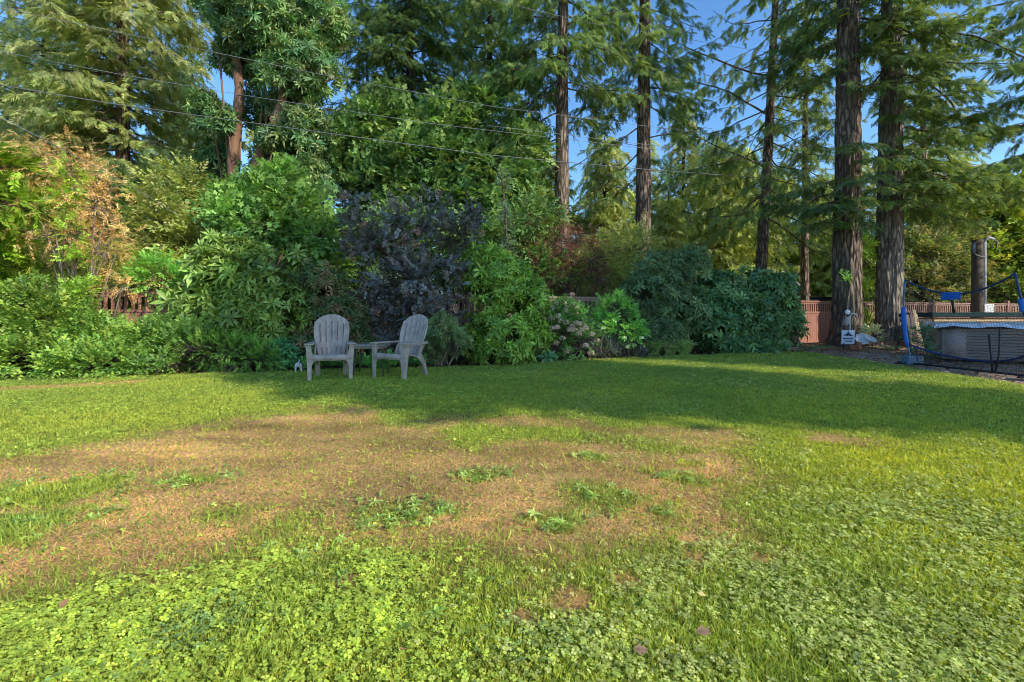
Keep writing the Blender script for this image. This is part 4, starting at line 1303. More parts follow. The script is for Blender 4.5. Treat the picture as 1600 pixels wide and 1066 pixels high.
plant('smoke_bush', 'blue purple smoke bush with pinkish plumes behind the right chair', 'shrub', gpt(640, 9.7),
      [B_(590, 390, 9.6, 48, 55, .6), B_(650, 350, 9.7, 55, 52, .7), B_(710, 370, 9.7, 40, 48, .6), B_(640, 440, 9.5, 70, 52, .7), B_(700, 436, 9.5, 40, 38, .5), B_(600, 480, 9.4, 46, 44, .5), B_(660, 505, 9.3, 60, 40, .5), B_(560, 345, 9.8, 26, 40, .4), B_(735, 345, 9.9, 18, 30, .3), B_(625, 545, 9.2, 60, 28, .4)],
      TWIGS_R, 125, .16, SMOKE, 122, 'leaf', None, .6, .7, .5, .7, .9, 9, 'stem', .024, gap=.40, twigs=.25, extra=plumes)
plant('azalea', 'low grey green azalea behind and right of the turned chair', 'shrub', gpt(695, 8.9),
      [B_(690, 515, 8.8, 30, 24, .35), B_(708, 535, 8.7, 26, 24, .3), B_(678, 545, 8.8, 22, 22, .3)], WHORLS_N, 260, .085, [(.10, .155, .065), (.13, .18, .075), (.075, .12, .055), (.16, .17, .07)], 123, 'leaf', stem_mat='pale_stem')
plant('rhododendron', 'bright green rhododendron with oval leaves, right of the chairs', 'shrub', gpt(790, 9.8),
      [B_(765, 410, 9.9, 38, 24, .5), B_(775, 445, 9.7, 52, 40, .6), B_(810, 470, 9.6, 48, 42, .6), B_(790, 520, 9.4, 56, 42, .6), B_(825, 530, 9.4, 34, 36, .5), B_(740, 545, 9.3, 26, 22, .4), B_(780, 548, 9.2, 50, 20, .4)],
      WHORLS, 120, .155, RHODO_B, 124, 'gloss', None, .35, .5, .75, .8, .35, 9, 'stem', .024, mode='whorl')
plant('red_maple', 'dark red leaved maple in front of the left of two fir trunks', 'tree', gpt(875, 12.9),
      [B_(840, 395, 12.6, 38, 28, .6), B_(890, 380, 12.5, 50, 30, .6), B_(925, 405, 12.6, 38, 26, .6), B_(880, 430, 12.5, 55, 24, .6), B_(930, 435, 12.6, 40, 20, .5), B_(815, 365, 12.8, 24, 24, .5)],
      LACE, 50, .24, [(.08, .022, .024), (.115, .035, .03), (.055, .02, .022), (.15, .09, .05)], 125, 'leaf', None, .5, .8, .4, .7, .7, 8, 'stem', .025, twigs=.4, gap=.35, low=.9)


def hydrangea(label, px, Y, blobs, pal, seed, heads, hcol, hr, dens=170, size=.17):
    t = plant('hydrangea', label, 'shrub', gpt(px, Y), blobs, TWIGS, dens, size, pal, seed, 'leaf', None, .3, .5)
    rg = np.random.default_rng(seed + 900)
    P, D = blob_points(rg, blobs, 60, .3, .05)
    ok = np.where((D[:, 1] < .2) & (P[:, 2] > .12))[0]; rg.shuffle(ok); got = []
    for i in ok:
        if len(got) >= heads:
            break
        c = P[i] + D[i] * .03
        if all(np.linalg.norm(c - g) > hr * 1.5 for g in got):
            got.append(c)
    for c in got:
        n = 110; lv = Leaves(); d = rdir(rg, n); d = d[d[:, 2] > -.5]; n = len(d)
        r = hr * np.exp(rg.normal(0, .05, (n, 1))) * np.array([1, 1, .8])
        lv.add(round_leaf(1.0), c + d * r, np.cross(d, rdir(rg, n)), d + rdir(rg, n) * .3, hr * .42, rcol(rg, n, hcol, .13), 1.0)
        link('flower_head', lv.mesh('flower_head'), M['flower'], t)
    return t


hydrangea('hydrangea covered in faded pinkish beige flower heads', 885, 10.35, [B_(870, 530, 10.2, 32, 34, .4), B_(905, 535, 10.2, 24, 28, .4), B_(875, 495, 10.6, 26, 22, .4)],
          [(.06, .14, .035), (.09, .18, .045)], 126, 46, [(.46, .34, .29), (.58, .46, .39), (.40, .30, .27), (.46, .43, .31)], .068)
hydrangea('light green hydrangea with a few white flowers, right of the beige one', 965, 10.9, [B_(962, 490, 10.8, 30, 28, .4), B_(972, 520, 10.6, 32, 28, .4), B_(945, 515, 10.7, 20, 24, .3)],
          [(.11, .24, .05), (.16, .29, .07), (.08, .18, .04)], 127, 7, [(.55, .60, .45), (.65, .68, .58)], .05, 210, .15)


def spikes(lv, rg, P, D):
    k = 420
    i = rg.integers(0, len(P), k)
    h = rg.uniform(.10, .22, k)
    X = D[i] * .5 + np.array([0, 0, 1.0]) + rdir(rg, k) * .35
    lv.add(leaf(.10, .02, .05), P[i] + D[i] * .02, X, rdir(rg, k), h, rcol(rg, k, [(.075, .065, .09), (.10, .09, .115), (.06, .065, .055)], .2), 1.0)


plant('lavender', 'grey purple lavender mound below the light green hydrangea', 'plant', gpt(945, 10.4), [B_(938, 545, 10.35, 26, 20, .3), B_(985, 550, 10.6, 24, 14, .3)],
      LACE, 300, .12, [(.055, .075, .045), (.075, .09, .06), (.04, .06, .035)], 128, 'leaf', extra=spikes, stem_r=.008)

t = empty('ornamental_grass', gpt(1040, 11.1) + (0,), 'fine arching clump of green grass right of the lavender', 'plant')
rg4 = np.random.default_rng(66); lv = Leaves()
for cx in (1022, 1048, 1068):
    c = gpt(cx, 11.1); k = 420
    for s in range(k):
        a = rg4.random() * 2 * PI; L = rg4.uniform(.35, .62); sp = rg4.uniform(.15, .55)
        pts = [np.array([c[0] + rg4.normal(0, .05) + math.cos(a) * L * sp * u, c[1] + math.sin(a) * L * sp * u, .0 + L * (u - .55 * u * u * (sp + .4))]) for u in (0, .35, .7, 1)]
        col = rcol(rg4, 1, [(.08, .15, .04), (.12, .19, .05), (.19, .21, .09)], .2)
        for q in range(3):
            lv.add(T([(0, -.5, 0), (0, .5, 0), (1, .42, 0), (1, -.42, 0)], [(0, 1, 2), (0, 2, 3)]), pts[q][None], (pts[q + 1] - pts[q])[None], rdir(rg4, 1) + [0, -.8, .4],
                   np.linalg.norm(pts[q + 1] - pts[q]), col, .009 / max(.02, np.linalg.norm(pts[q + 1] - pts[q])))
link('blades', lv.mesh('ornamental_grass'), M['leaf'], t)

plant('viburnum', 'tall grey green shrub left of the dark glossy bush', 'shrub', gpt(1035, 11.9),
      [B_(1035, 430, 11.9, 48, 36, .6), B_(1070, 415, 12.1, 38, 26, .5), B_(1010, 465, 11.7, 46, 42, .6), B_(1055, 480, 11.6, 44, 44, .6), B_(1030, 520, 11.4, 46, 28, .5)],
      WHORLS_N, 105, .16, BLUEG + [(.07, .10, .045)], 129, 'leaf', None, .4, .55, .7, .8, .45, 8, 'stem', .024, mode='whorl')
plant('camellia', 'dark glossy rounded bush nearest the pinkish fence', 'shrub', gpt(1165, 12.5),
      [B_(1130, 465, 12.5, 48, 42, .7), B_(1190, 465, 12.5, 50, 42, .7), B_(1165, 510, 12.2, 70, 44, .7), B_(1215, 505, 12.4, 30, 40, .6), B_(1120, 520, 12.1, 36, 36, .6), B_(1160, 540, 11.9, 64, 18, .5)],
      WHORLS, 110, .19, DARK + [(.04, .10, .05)], 130, 'gloss', None, .35, .5, .75, .8, .4, 9, 'stem', .026, mode='whorl')


def fern(label, px, py, Y, n, L, seed, pal, group=None):
    g = gpt(px, Y); t = empty('fern', (g[0], g[1], 0), label, 'fern', group)
    rg = np.random.default_rng(seed); lv = Leaves()
    z0 = mound(g[0], g[1])
    for i in range(n):
        a = 2 * PI * i / n + rg.normal(0, .25); l = L * rg.uniform(.7, 1.1)
        prev = None
        for u in np.linspace(.05, 1, 15):
            p = np.array([g[0] + math.cos(a) * l * u * .8, g[1] + math.sin(a) * l * u * .8, z0 + l * (.75 * u - .62 * u * u)])
            w = .16 * l * math.sin(PI * min(1, u * .9 + .1)) ** .7 + .01
            for s in (-1, 1):
                d = np.array([-math.sin(a) * s + math.cos(a) * .35, math.cos(a) * s + math.sin(a) * .35, -.15])
                lv.add(DIAMOND, p[None], d[None], np.array([[0, 0, 1.0]]), w, rcol(rg, 1, pal, .15), .32)
    link('frond', lv.mesh('fern_frond'), M['leaf'], t)


fern('dark fern at the right foot of the dark glossy bush', 1262, 545, 12.4, 13, .62, 1, [(.03, .09, .045), (.05, .12, .05)])
fern('pale tipped fern at the left foot of the thickest trunk', 1287, 540, 12.9, 10, .5, 2, [(.05, .12, .06), (.09, .16, .08)])
fern('small fern on the soil mound under the rough grey trunk', 1392, 545, 12.5, 12, .5, 3, [(.05, .11, .05), (.08, .14, .07)])
fern('strappy green fern behind the turned garden chair', 662, 570, 8.7, 12, .5, 4, [(.04, .10, .03), (.06, .13, .04)])
plant('variegated_plant', 'small pale leaved plant between the two thickest trunks above the dishes', 'plant', gpt(1362, 13.0), [B_(1362, 524, 13.0, 10, 9)], TWIGS, 260, .17,
      [(.24, .26, .15), (.15, .20, .09), (.30, .31, .21)], 131, 'leaf', stems=3, stem_r=.008)
plant('vine_maple', 'yellow green leafy sapling growing between the two thickest trunks', 'tree', gpt(1353, 15.0),
      [B_(1352, 420, 14.9, 18, 40, .4), B_(1350, 475, 14.9, 18, 36, .4), B_(1335, 385, 14.6, 20, 14, .4), B_(1358, 515, 14.9, 14, 18, .3)], TWIGS, 95, .24, [(.13, .21, .03), (.19, .26, .04), (.24, .27, .06)], 132, 'leaf', stems=3, stem_r=.016)
plant('ivy_plant', 'small leafy plant at the foot of the blue net pole', 'plant', gpt(1437, 9.9), [B_(1434, 535, 9.9, 9, 22, .15), B_(1441, 550, 9.8, 8, 14, .12)], TWIGS, 260, .14, [(.03, .07, .035), (.05, .10, .045)], 133, 'gloss', stems=3, stem_r=.008)
plant('trunk_sprout', 'small bright green shoot sprouting from the thickest trunk', 'plant', gpt(1318, 13.05), [B_(1314, 431, 13.0, 9, 4, .1), B_(1324, 439, 13.0, 7, 4, .08)], TWIGS, 170, .13, [(.14, .25, .04), (.19, .29, .05)], 134, 'leaf', stems=0, stem_r=.006)
plant('ground_ivy', 'low leafy ground cover beneath the two garden chairs', 'plant', gpt(580, 8.35), [B_(560, 573, 8.3, 60, 12, .3), B_(620, 572, 8.5, 60, 12, .3), B_(500, 574, 8.2, 40, 10, .25)], TWIGS, 220, .14, [(.05, .14, .03), (.08, .18, .04)], 135, 'leaf', stems=3, stem_r=.006)
plant('hosta', 'small dark leafy plant under the bright green rhododendron', 'plant', gpt(850, 9.75), [B_(850, 560, 9.6, 16, 9, .2)], WHORLS, 140, .15, [(.05, .11, .05), (.08, .14, .07)], 136, 'leaf', mode='whorl', stems=2, stem_r=.006)
plant('bed_plant', 'leafy green plant between the beige hydrangea and the fence', 'plant', gpt(905, 10.9), [B_(895, 498, 10.9, 34, 14, .3), B_(855, 490, 11, 24, 18, .3)], TWIGS, 150, .2, [(.06, .15, .035), (.10, .20, .045), (.05, .11, .03)], 137, 'leaf')

# beyond the fence, right
plant('sunlit_maple', 'sunlit yellow green tree behind the service pole at the right edge', 'tree', gpt(1560, 21.5),
      [B_(1560, 350, 21, 55, 55, 1.6), B_(1590, 400, 20.5, 50, 50, 1.5), B_(1530, 420, 20.5, 50, 45, 1.5), B_(1640, 340, 21, 60, 60, 2), B_(1570, 455, 20.3, 60, 30, 1.5), B_(1540, 320, 22, 30, 30, 1), B_(1650, 440, 20, 60, 50, 1.5)],
      TWIGS, 34, .55, [(.12, .175, .03), (.165, .205, .04), (.085, .135, .025), (.23, .22, .045)], 140, 'leaf', None, .5, .7, low=.8, stem_r=.09, stem_mat='dark_bark')
plant('thicket_shrub', 'olive and brown leaved thicket behind the blue net, left of the service pole', 'shrub', gpt(1460, 19.5),
      [B_(1440, 400, 19.5, 40, 40, 1), B_(1480, 430, 19.2, 44, 40, 1), B_(1420, 450, 19, 34, 36, 1), B_(1500, 385, 20, 36, 36, 1), B_(1465, 465, 18.9, 50, 24, 1)],
      TWIGS, 44, .42, [(.085, .12, .04), (.12, .13, .055), (.055, .085, .03), (.15, .13, .065)], 141, 'leaf', None, .5, .7, low=.8, stem_r=.05, stem_mat='pale_stem', twigs=.3)
# ================================================================== CONIFERS
def trunk_geo(base, H, r0, lean, detailed=False, flare=.55, seed=1, ztop=None):
    ztop = ztop or H
    nseg = 96 if detailed else 22
    zs = np.concatenate([np.linspace(-.1, 1.2, 26 if detailed else 12), np.linspace(1.3, ztop, int(ztop / (.07 if detailed else .35)))])
    th = np.linspace(0, 2 * PI, nseg, endpoint=False)
    Zg, Tg = np.meshgrid(zs, th, indexing='ij')
    r = r0 * .9 * np.clip(1 - np.maximum(Zg, 0) / H, .02, 1) ** .75
    fl = np.exp(-np.maximum(Zg, 0) / .32)
    lob = .5 + .5 * np.sin(Tg * 5 + seed) * np.sin(Tg * 3 + seed * 2)
    r = r * (1 + flare * fl * (.45 + lob))
    cx, cy = np.cos(Tg), np.sin(Tg)
    if detailed:
        f = 9.0
        wz = Zg * 1.5
        a = vn3(cx * r * f * 1.3 + 20, cy * r * f * 1.3 + seed, wz + .6 * vn3(cx * 3, cy * 3, Zg * 3))
        b_ = vn3(cx * r * f * 2.7 + 3, cy * r * f * 2.7 + seed * 3, wz * 2.1)
        ridge = 1 - np.abs(a * 2 - 1); r2 = 1 - np.abs(b_ * 2 - 1)
        r = r + .055 * (ridge ** 2 - .5) + .022 * (r2 - .5)
    else:
        r = r * (1 + .10 * (vn3(cx * 2 + seed, cy * 2, Zg * 2.2) - .5))
    wob = .06 * (fbm2(zs * .25 + seed, zs * 0 + seed, 2) - .5)
    ax = base[0] + lean[0] * zs / H + wob; ay = base[1] + lean[1] * zs / H
    v = np.stack([ax[:, None] + r * cx, ay[:, None] + r * cy, Zg], -1).reshape(-1, 3)
    i = np.arange(len(zs) * nseg).reshape(len(zs), nseg)
    q = np.stack([i[:-1], np.roll(i[:-1], -1, 1), np.roll(i[1:], -1, 1), i[1:]], -1).reshape(-1, 4)
    return v, q


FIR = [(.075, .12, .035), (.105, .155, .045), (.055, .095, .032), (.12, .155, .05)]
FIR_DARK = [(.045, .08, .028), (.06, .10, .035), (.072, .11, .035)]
FIR_SUN = [(.155, .19, .06), (.20, .225, .08), (.11, .15, .05), (.22, .215, .095)]  # lighter needle palette, sunlit look put into the colour
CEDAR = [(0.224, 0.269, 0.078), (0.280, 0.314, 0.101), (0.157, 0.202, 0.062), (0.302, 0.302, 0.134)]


def conifer(label, base, H, r0, lean=(0, 0), z0=5, nb=60, L=lambda u: 3.0, seed=1, pal=FIR, bark='fir_bark', sp=SPRAYS, ss=.36, e0=(-.35, .45), droop=.35,
            fs=.12, step=.19, hang=.8, detailed=False, extra=(), group=None, name='fir_tree', bare=0, zmax=None, sstep_=.115, l2k=.36, pw=1.0):
    rg = random.Random(seed); nr = np.random.default_rng(seed)
    wood = Wood(); wood.raw(*trunk_geo(base, H, r0, lean, detailed, seed=seed))
    br = Wood(); P = []; Xs = []; Sz = []
    zmax = zmax or H - .4

    def ctr(z):
        return base[0] + lean[0] * z / H, base[1] + lean[1] * z / H

    blist = []
    nb = int(nb * 1.35)
    for i in range(nb):
        u = (i + rg.random()) / nb
        z = z0 + (zmax - z0) * u ** pw
        blist.append((z, i * 2.399 + rg.uniform(-.4, .4), L((z - z0) / max(.1, H - z0)) * rg.uniform(.65, 1.12), e0[0] + (e0[1] - e0[0]) * ((z - z0) / (H - z0)) + rg.uniform(-.15, .15), droop * rg.uniform(.6, 1.4), 1.0))
    blist += [tuple(e) + ((1.0,) if len(e) == 5 else ()) for e in extra]
    for i in range(bare):
        z = rg.uniform(2.2, z0 + 2)
        blist.append((z, rg.uniform(0, 6.28), rg.uniform(.4, 1.5), rg.uniform(-.4, .2), .3, 0.0))
    for (z, az, Lb, e, dr_, fol) in blist:
        cx, cy = ctr(z); hx, hy = math.cos(az), math.sin(az)
        te = math.tan(e); wv = rg.uniform(-.2, .2); ph = rg.uniform(0, 6); wz = rg.uniform(.02, .06)
        nn = 8
        pts = []
        for k in range(nn + 1):
            t = k / nn
            sd = wv * Lb * math.sin(t * 3.0)
            pts.append((cx + hx * Lb * t - hy * sd, cy + hy * Lb * t + hx * sd, max(.1, z + Lb * (te * t - dr_ * t * t + .12 * t ** 3 + wz * math.sin(t * 7 + ph) * t) + (rg.uniform(-.03, .03) if k else 0))))
        rb = (.008 * Lb + .009) * (1 if fol else .7)
        br.limb(pts, [rb * (1 - .75 * k / nn) for k in range(nn + 1)], 5)
        if not fol:
            continue
        n2 = max(2, int(Lb * (1 - fs) / step * fol))
        for k in range(n2):
            t = fs + (1 - fs) * (k + rg.random()) / n2
            a = min(nn - 1, int(t * nn)); f_ = t * nn - a
            p0, p1 = pts[a], pts[a + 1]
            bx, by, bz = [p0[c] + (p1[c] - p0[c]) * f_ for c in range(3)]
            ang = math.radians(rg.uniform(35, 80)) * (1 if k % 2 else -1)
            ca, sa = math.cos(ang), math.sin(ang)
            dx, dy = hx * ca - hy * sa, hx * sa + hy * ca
            l2 = (.22 + l2k * Lb * (1 - t)) * rg.uniform(.6, 1.25)
            dd = rg.uniform(.15, .6) * hang
            m = max(2, int(1.3 * l2 / sstep_))
            q = []
            for j in range(4):
                s = j / 3
                q.append((bx + dx * l2 * s, by + dy * l2 * s, bz - l2 * dd * s * s - .03 * s))
            br.limb(q, [.005, .004, .003, .002], 3)
            for j in range(m + 1):
                s = (j + rg.random() * .5) / (m + .5)
                px_, py_, pz_ = bx + dx * l2 * s, by + dy * l2 * s, bz - l2 * dd * s * s
                if j == m:
                    xx, yy = dx, dy
                else:
                    a3 = math.radians(rg.uniform(20, 65)) * (1 if j % 2 else -1)
                    xx, yy = dx * math.cos(a3) - dy * math.sin(a3), dx * math.sin(a3) + dy * math.cos(a3)
                P.append((px_, py_, pz_)); Xs.append((xx, yy, -rg.uniform(.1, 1.5) * hang)); Sz.append(ss * 1.12 * rg.uniform(.6, 1.25))
    t = empty(name, (base[0], base[1], 0), label, 'tree', group)
    link('trunk', wood.mesh('trunk'), M[bark], t)
    link('branches', br.mesh('branches'), M['fir_bark' if bark != 'dark_bark' else bark], t)
    P = np.array(P); Xs = np.array(Xs); k = len(P)
    Z = np.array([0, 0, 1.0]) + nr.normal(0, .4, (k, 3))
    col = rcol(nr, k, pal, .16) * (.7 + .6 * vn3(*(P * .9 + seed).T))[:, None]
    lv = Leaves(); scatter(lv, nr, sp, P, Xs, Z, np.array(Sz), col)
    link('crown', lv.mesh('crown'), M['needle'], t)
    return t


def cone(a, b=.25, p=.8):
    return lambda u: a * (1 - u) ** p + b


# main firs
conifer('tall fir with reddish brown trunk, left of the two firs behind the red maple', gpt(877, 15), 21, .30, (.1, 0), 8.3, 56, cone(2.7), 31, FIR, ss=.34, e0=(-.3, .5), droop=.28, hang=.9, bare=9,
        extra=[(6.0, PI * .95, 2.6, -.12, .15, .8), (6.6, PI * 1.05, 2.4, -.45, .0, .5), (5.4, PI * .9, 2.2, -.05, .2, .5), (7.0, .1, 2.2, .3, .1, .8), (9.2, PI, 3.4, -.15, .3), (8.0, PI * .92, 3.2, -.25, .3), (7.4, PI * .9, 2.4, -.3, .2, .7), (8.2, .25, 2.4, .1, .2), (7.2, .5, 1.8, .2, .3, .6), (9.8, PI * .9, 3.2, -.1, .35)])
conifer('tall fir with grey brown trunk, right of the two firs behind the red maple', gpt(1004, 16), 22, .325, (.15, 0), 8.6, 50, cone(2.5), 32, FIR, ss=.34, e0=(-.3, .5), droop=.28, hang=.95, bare=10,
        extra=[(7.4, PI * 1.02, 2.6, -.62, .0, .55), (6.6, PI * .95, 2.5, -.75, .0, .45), (5.7, PI, 1.9, -.6, .0, .4), (5.2, .1, 1.0, .7, .0, .2), (6.9, -.1, 2.2, .05, .1, .3), (9.0, .15, 3.0, .55, .1, .8), (8.6, PI * .93, 2.6, -.2, .2), (8.0, .35, 2.2, -.1, .3, .8), (6.3, .3, 1.6, -.1, .2, .4)])
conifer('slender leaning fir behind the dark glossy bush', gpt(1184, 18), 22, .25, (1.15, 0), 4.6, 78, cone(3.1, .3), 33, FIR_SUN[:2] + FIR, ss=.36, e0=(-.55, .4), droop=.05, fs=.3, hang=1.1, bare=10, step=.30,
        extra=[(6.5, PI, 3.6, .35, .1, .8), (8.5, PI * .98, 4.2, .45, .1, .8), (10.0, PI, 4.6, .5, .1, .7)])
conifer('thin fir to the right of the leaning one, near the shed', gpt(1257, 20.5), 20, .20, (.1, 0), 5.0, 66, cone(2.2, .3), 34, FIR_SUN[:2] + FIR, ss=.34, e0=(-.5, .4), droop=.1, fs=.15, hang=1.1, bare=8, step=.32)
conifer('thickest old fir trunk with furrowed brown bark behind the white sign', gpt(1322, 13.7), 26, .40, (.15, 0), 9.4, 46, cone(3.0), 35, FIR_DARK, 'big_bark', ss=.34, detailed=True, bare=5, hang=.6,
        extra=[(4.55, PI * 1.06, 2.5, -.22, .12), (4.25, PI * 1.25, 2.2, -.25, .14), (4.9, PI * .93, 2.3, -.2, .10), (3.9, PI * 1.12, 1.9, -.3, .10), (4.4, PI * 1.42, 1.3, -.3, .14), (4.9, -1.95, 2.1, -.2, .16), (4.3, -2.35, 2.2, -.22, .14), (5.4, -1.35, 1.9, -.2, .16), (3.7, -1.75, 1.5, -.25, .14), (5.8, -2.2, 1.8, -.25, .16), (8.6, PI * 1.7, 2.0, -.5, .2), (7.7, PI * 1.55, 1.4, -.5, .2), (9.0, PI * 1.0, 2.6, -.3, .2, .6), (9.4, -.3, 2.4, -.3, .2)])
conifer('old fir with rough grey trunk, second thickest, right of the sign', gpt(1389, 14.3), 25, .38, (.22, 0), 8.2, 60, cone(3.2), 36, FIR, 'grey_bark', ss=.34, detailed=True, bare=6, hang=.6,
        extra=[(5.5, -1.75, 2.1, -.2, .18), (6.2, -1.3, 2.4, -.15, .18), (4.9, -1.05, 2.4, -.2, .16), (6.9, -1.95, 2.1, -.2, .18), (7.3, -1.2, 2.4, -.2, .18), (4.4, -1.9, 1.6, -.2, .16), (5.0, -.6, 2.8, -.12, .16), (5.2, -.35, 2.6, -.10, .20), (4.7, -.75, 2.3, -.22, .20), (5.6, .1, 2.8, -.05, .18), (4.5, -1.5, 1.3, -.3, .2), (6.6, -.5, 2.6, -.1, .2), (7.4, -.2, 3.0, -.1, .2), (4.9, -2.4, 1.7, -.2, .2), (4.4, -.1, 2.6, -.2, .2), (7.9, -1.1, 2.0, -.3, .2), (8.1, -2.6, 1.6, -.4, .2), (5.9, -1.2, 1.8, -.25, .2), (4.2, -.55, 2.0, -.25, .15)])
conifer('dark bushy fir rising behind the big leaved maple', gpt(640, 18.4), 23, .24, (0, 0), 5.6, 120, cone(3.9, .3, .7), 37, FIR_DARK + FIR[:1], 'dark_bark', ss=.38, e0=(-.25, .4), droop=.3, hang=.8, bare=6, step=.22)
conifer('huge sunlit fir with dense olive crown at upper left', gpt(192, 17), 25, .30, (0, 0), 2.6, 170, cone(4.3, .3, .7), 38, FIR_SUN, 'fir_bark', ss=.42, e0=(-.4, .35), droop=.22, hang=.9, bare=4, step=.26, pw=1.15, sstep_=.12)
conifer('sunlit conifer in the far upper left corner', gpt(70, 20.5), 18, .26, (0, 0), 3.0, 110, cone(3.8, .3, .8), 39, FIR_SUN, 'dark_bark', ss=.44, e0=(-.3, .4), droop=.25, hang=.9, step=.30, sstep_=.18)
conifer('fir beyond the right edge whose long boughs reach in over the net', (17.2, 13.4), 15, .34, (0, 0), 5.2, 34, cone(3.0, .3, .7), 40, FIR, 'fir_bark', ss=.38, e0=(-.35, .3), droop=.12, hang=.7, step=.26,
        extra=[(9.9, PI * 1.0, 5.2, -.38, .0), (8.6, PI * 1.05, 4.8, -.25, .08), (7.2, PI * .98, 4.6, -.3, .06), (6.2, PI * 1.06, 5.0, -.38, .0), (10.6, PI * .97, 5.0, -.30, .05), (5.2, PI * 1.0, 4.2, -.3, .05), (8.0, PI * .9, 4.4, -.2, .1)])
conifer('thin pale trunked fir seen between the rough grey trunk and the service pole', gpt(1442, 23), 20, .24, (0, 0), 6.5, 60, cone(2.8, .3), 41, FIR_SUN, 'fir_bark', ss=.40, hang=.9, step=.34)
conifer('shaded fir between the dark bushy one and the reddish brown trunk', gpt(765, 21), 22, .24, (0, 0), 6.5, 84, cone(3.4, .3, .7), 45, FIR, 'dark_bark', ss=.42, e0=(-.4, .3), hang=1.0, step=.24)
# trees standing to the right of the picture; their shade lies across the lawn
plant('broadleaf_tree', 'large leafy tree standing out of the picture to the right of the viewer', 'tree', (12.4, -2.4),
      [(12.46, -1.55, 9.55, 2.30, 2.30, 1.9), (11.86, -1.35, 11.15, 2.02, 2.02, 2.0), (13.66, -1.55, 10.95, 2.02, 2.02, 2.2), (12.66, -0.75, 8.75, 2.02, 1.66, 1.3), (12.66, -1.75, 13.15, 1.84, 1.84, 1.8)],
      TWIGS, 42, .62, MID, 160, 'leaf', None, .3, .8, stem_r=.16, stem_mat='dark_bark', low=1.0, gap=.60)
plant('broadleaf_tree', 'smaller leafy tree standing out of the picture to the right of the viewer', 'tree', (15.6, -1.8),
      [(14.92, -2.50, 8.60, 1.53, 1.53, 1.9), (14.52, -2.30, 10.40, 1.44, 1.44, 1.7), (15.52, -2.80, 9.80, 1.35, 1.35, 1.8), (14.82, -2.50, 12.00, 1.17, 1.17, 1.4)],
      TWIGS, 42, .6, MID, 161, 'leaf', None, .3, .8, stem_r=.13, stem_mat='dark_bark', low=1.0, gap=.60)
plant('broadleaf_tree', 'leafy tree standing out of the picture beyond the hot tub side of the lawn', 'tree', (18.6, 2.3),
      [(18.6, 2.2, 9.4, 2.3, 2.3, 2.3), (19.5, 3.1, 10.4, 2.0, 2.0, 2.2), (18.0, 1.8, 11.4, 1.7, 1.7, 1.8), (18.8, 2.7, 12.6, 1.7, 1.7, 1.6), (19.2, 3.4, 8.2, 1.8, 1.8, 1.5)],
      TWIGS, 44, .6, MID, 162, 'leaf', None, .3, .8, stem_r=.14, stem_mat='dark_bark', low=1.0, gap=.48)

# ================================================================== BROADLEAVED TREES BEHIND THE FENCE
t = plant('arbutus_tree', 'arbutus with two reddish peeling trunks and dark glossy leaves', 'tree', gpt(380, 14.2),
          [B_(400, 40, 14, 70, 50, 1.2), B_(470, 110, 14, 62, 50, 1.1), B_(435, 180, 14.8, 60, 40, .7), B_(385, 90, 14.6, 45, 36, .8), B_(480, 210, 14, 42, 40, .9), B_(425, 215, 13.5, 24, 16, .3), B_(350, 190, 13.6, 16, 22, .3), B_(385, 285, 13.5, 26, 14, .3), B_(450, 255, 14.6, 50, 36, .7), B_(335, 250, 14.9, 24, 40, .5), B_(500, 40, 14.5, 45, 50, 1), B_(480, 285, 13.6, 45, 36, .8), B_(330, 180, 14.4, 24, 30, .6), B_(345, -20, 14.4, 60, 50, 1), B_(455, -40, 14.4, 70, 50, 1)],
          WHORLS_N, 50, .24, [(.05, .10, .035), (.07, .13, .04), (.035, .075, .03), (.12, .14, .05)], 150, 'gloss', None, .5, .7, .6, .7, .5, 0, 'red_bark', .05, mode='whorl', gap=.2, low=.9, twigs=.3)
wd = Wood()
def limb_px(pts, r0, r1, seg=12):
    P = [W(px, py, Y) for px, py, Y in pts]
    P[0][2] = min(P[0][2], P[0][2])
    out = []
    n = 6 * (len(P) - 1)
    for k in range(n + 1):
        s = k / n * (len(P) - 1); i = min(int(s), len(P) - 2); f_ = s - i
        p0, p1, p2, p3 = P[max(i - 1, 0)], P[i], P[i + 1], P[min(i + 2, len(P) - 1)]
        out.append(.5 * ((2 * p1) + (p2 - p0) * f_ + (2 * p0 - 5 * p1 + 4 * p2 - p3) * f_ ** 2 + (3 * p1 - p0 - 3 * p2 + p3) * f_ ** 3))
    wd.limb(out, [(r0 + (r1 - r0) * k / n) * (1 + .10 * math.sin(k * 1.7)) for k in range(n + 1)], seg)


limb_px([(372, 545, 14), (366, 430, 14), (364, 320, 14), (366, 220, 14), (374, 150, 14), (368, 60, 14.2), (380, -60, 14.4)], .20, .10)
link('trunk', wd.mesh('arbutus_trunk'), M['red_bark'], t); wd = Wood()
limb_px([(400, 545, 13.9), (396, 430, 13.8), (393, 330, 13.8), (400, 260, 13.8), (420, 205, 13.8), (440, 160, 13.9), (448, 110, 14), (470, 40, 14.2), (478, -60, 14.4)], .17, .08)
limb_px([(420, 205, 13.8), (470, 160, 14), (520, 120, 14.2)], .06, .03, 8)
link('trunk', wd.mesh('arbutus_trunk'), M['red_bark'], t)

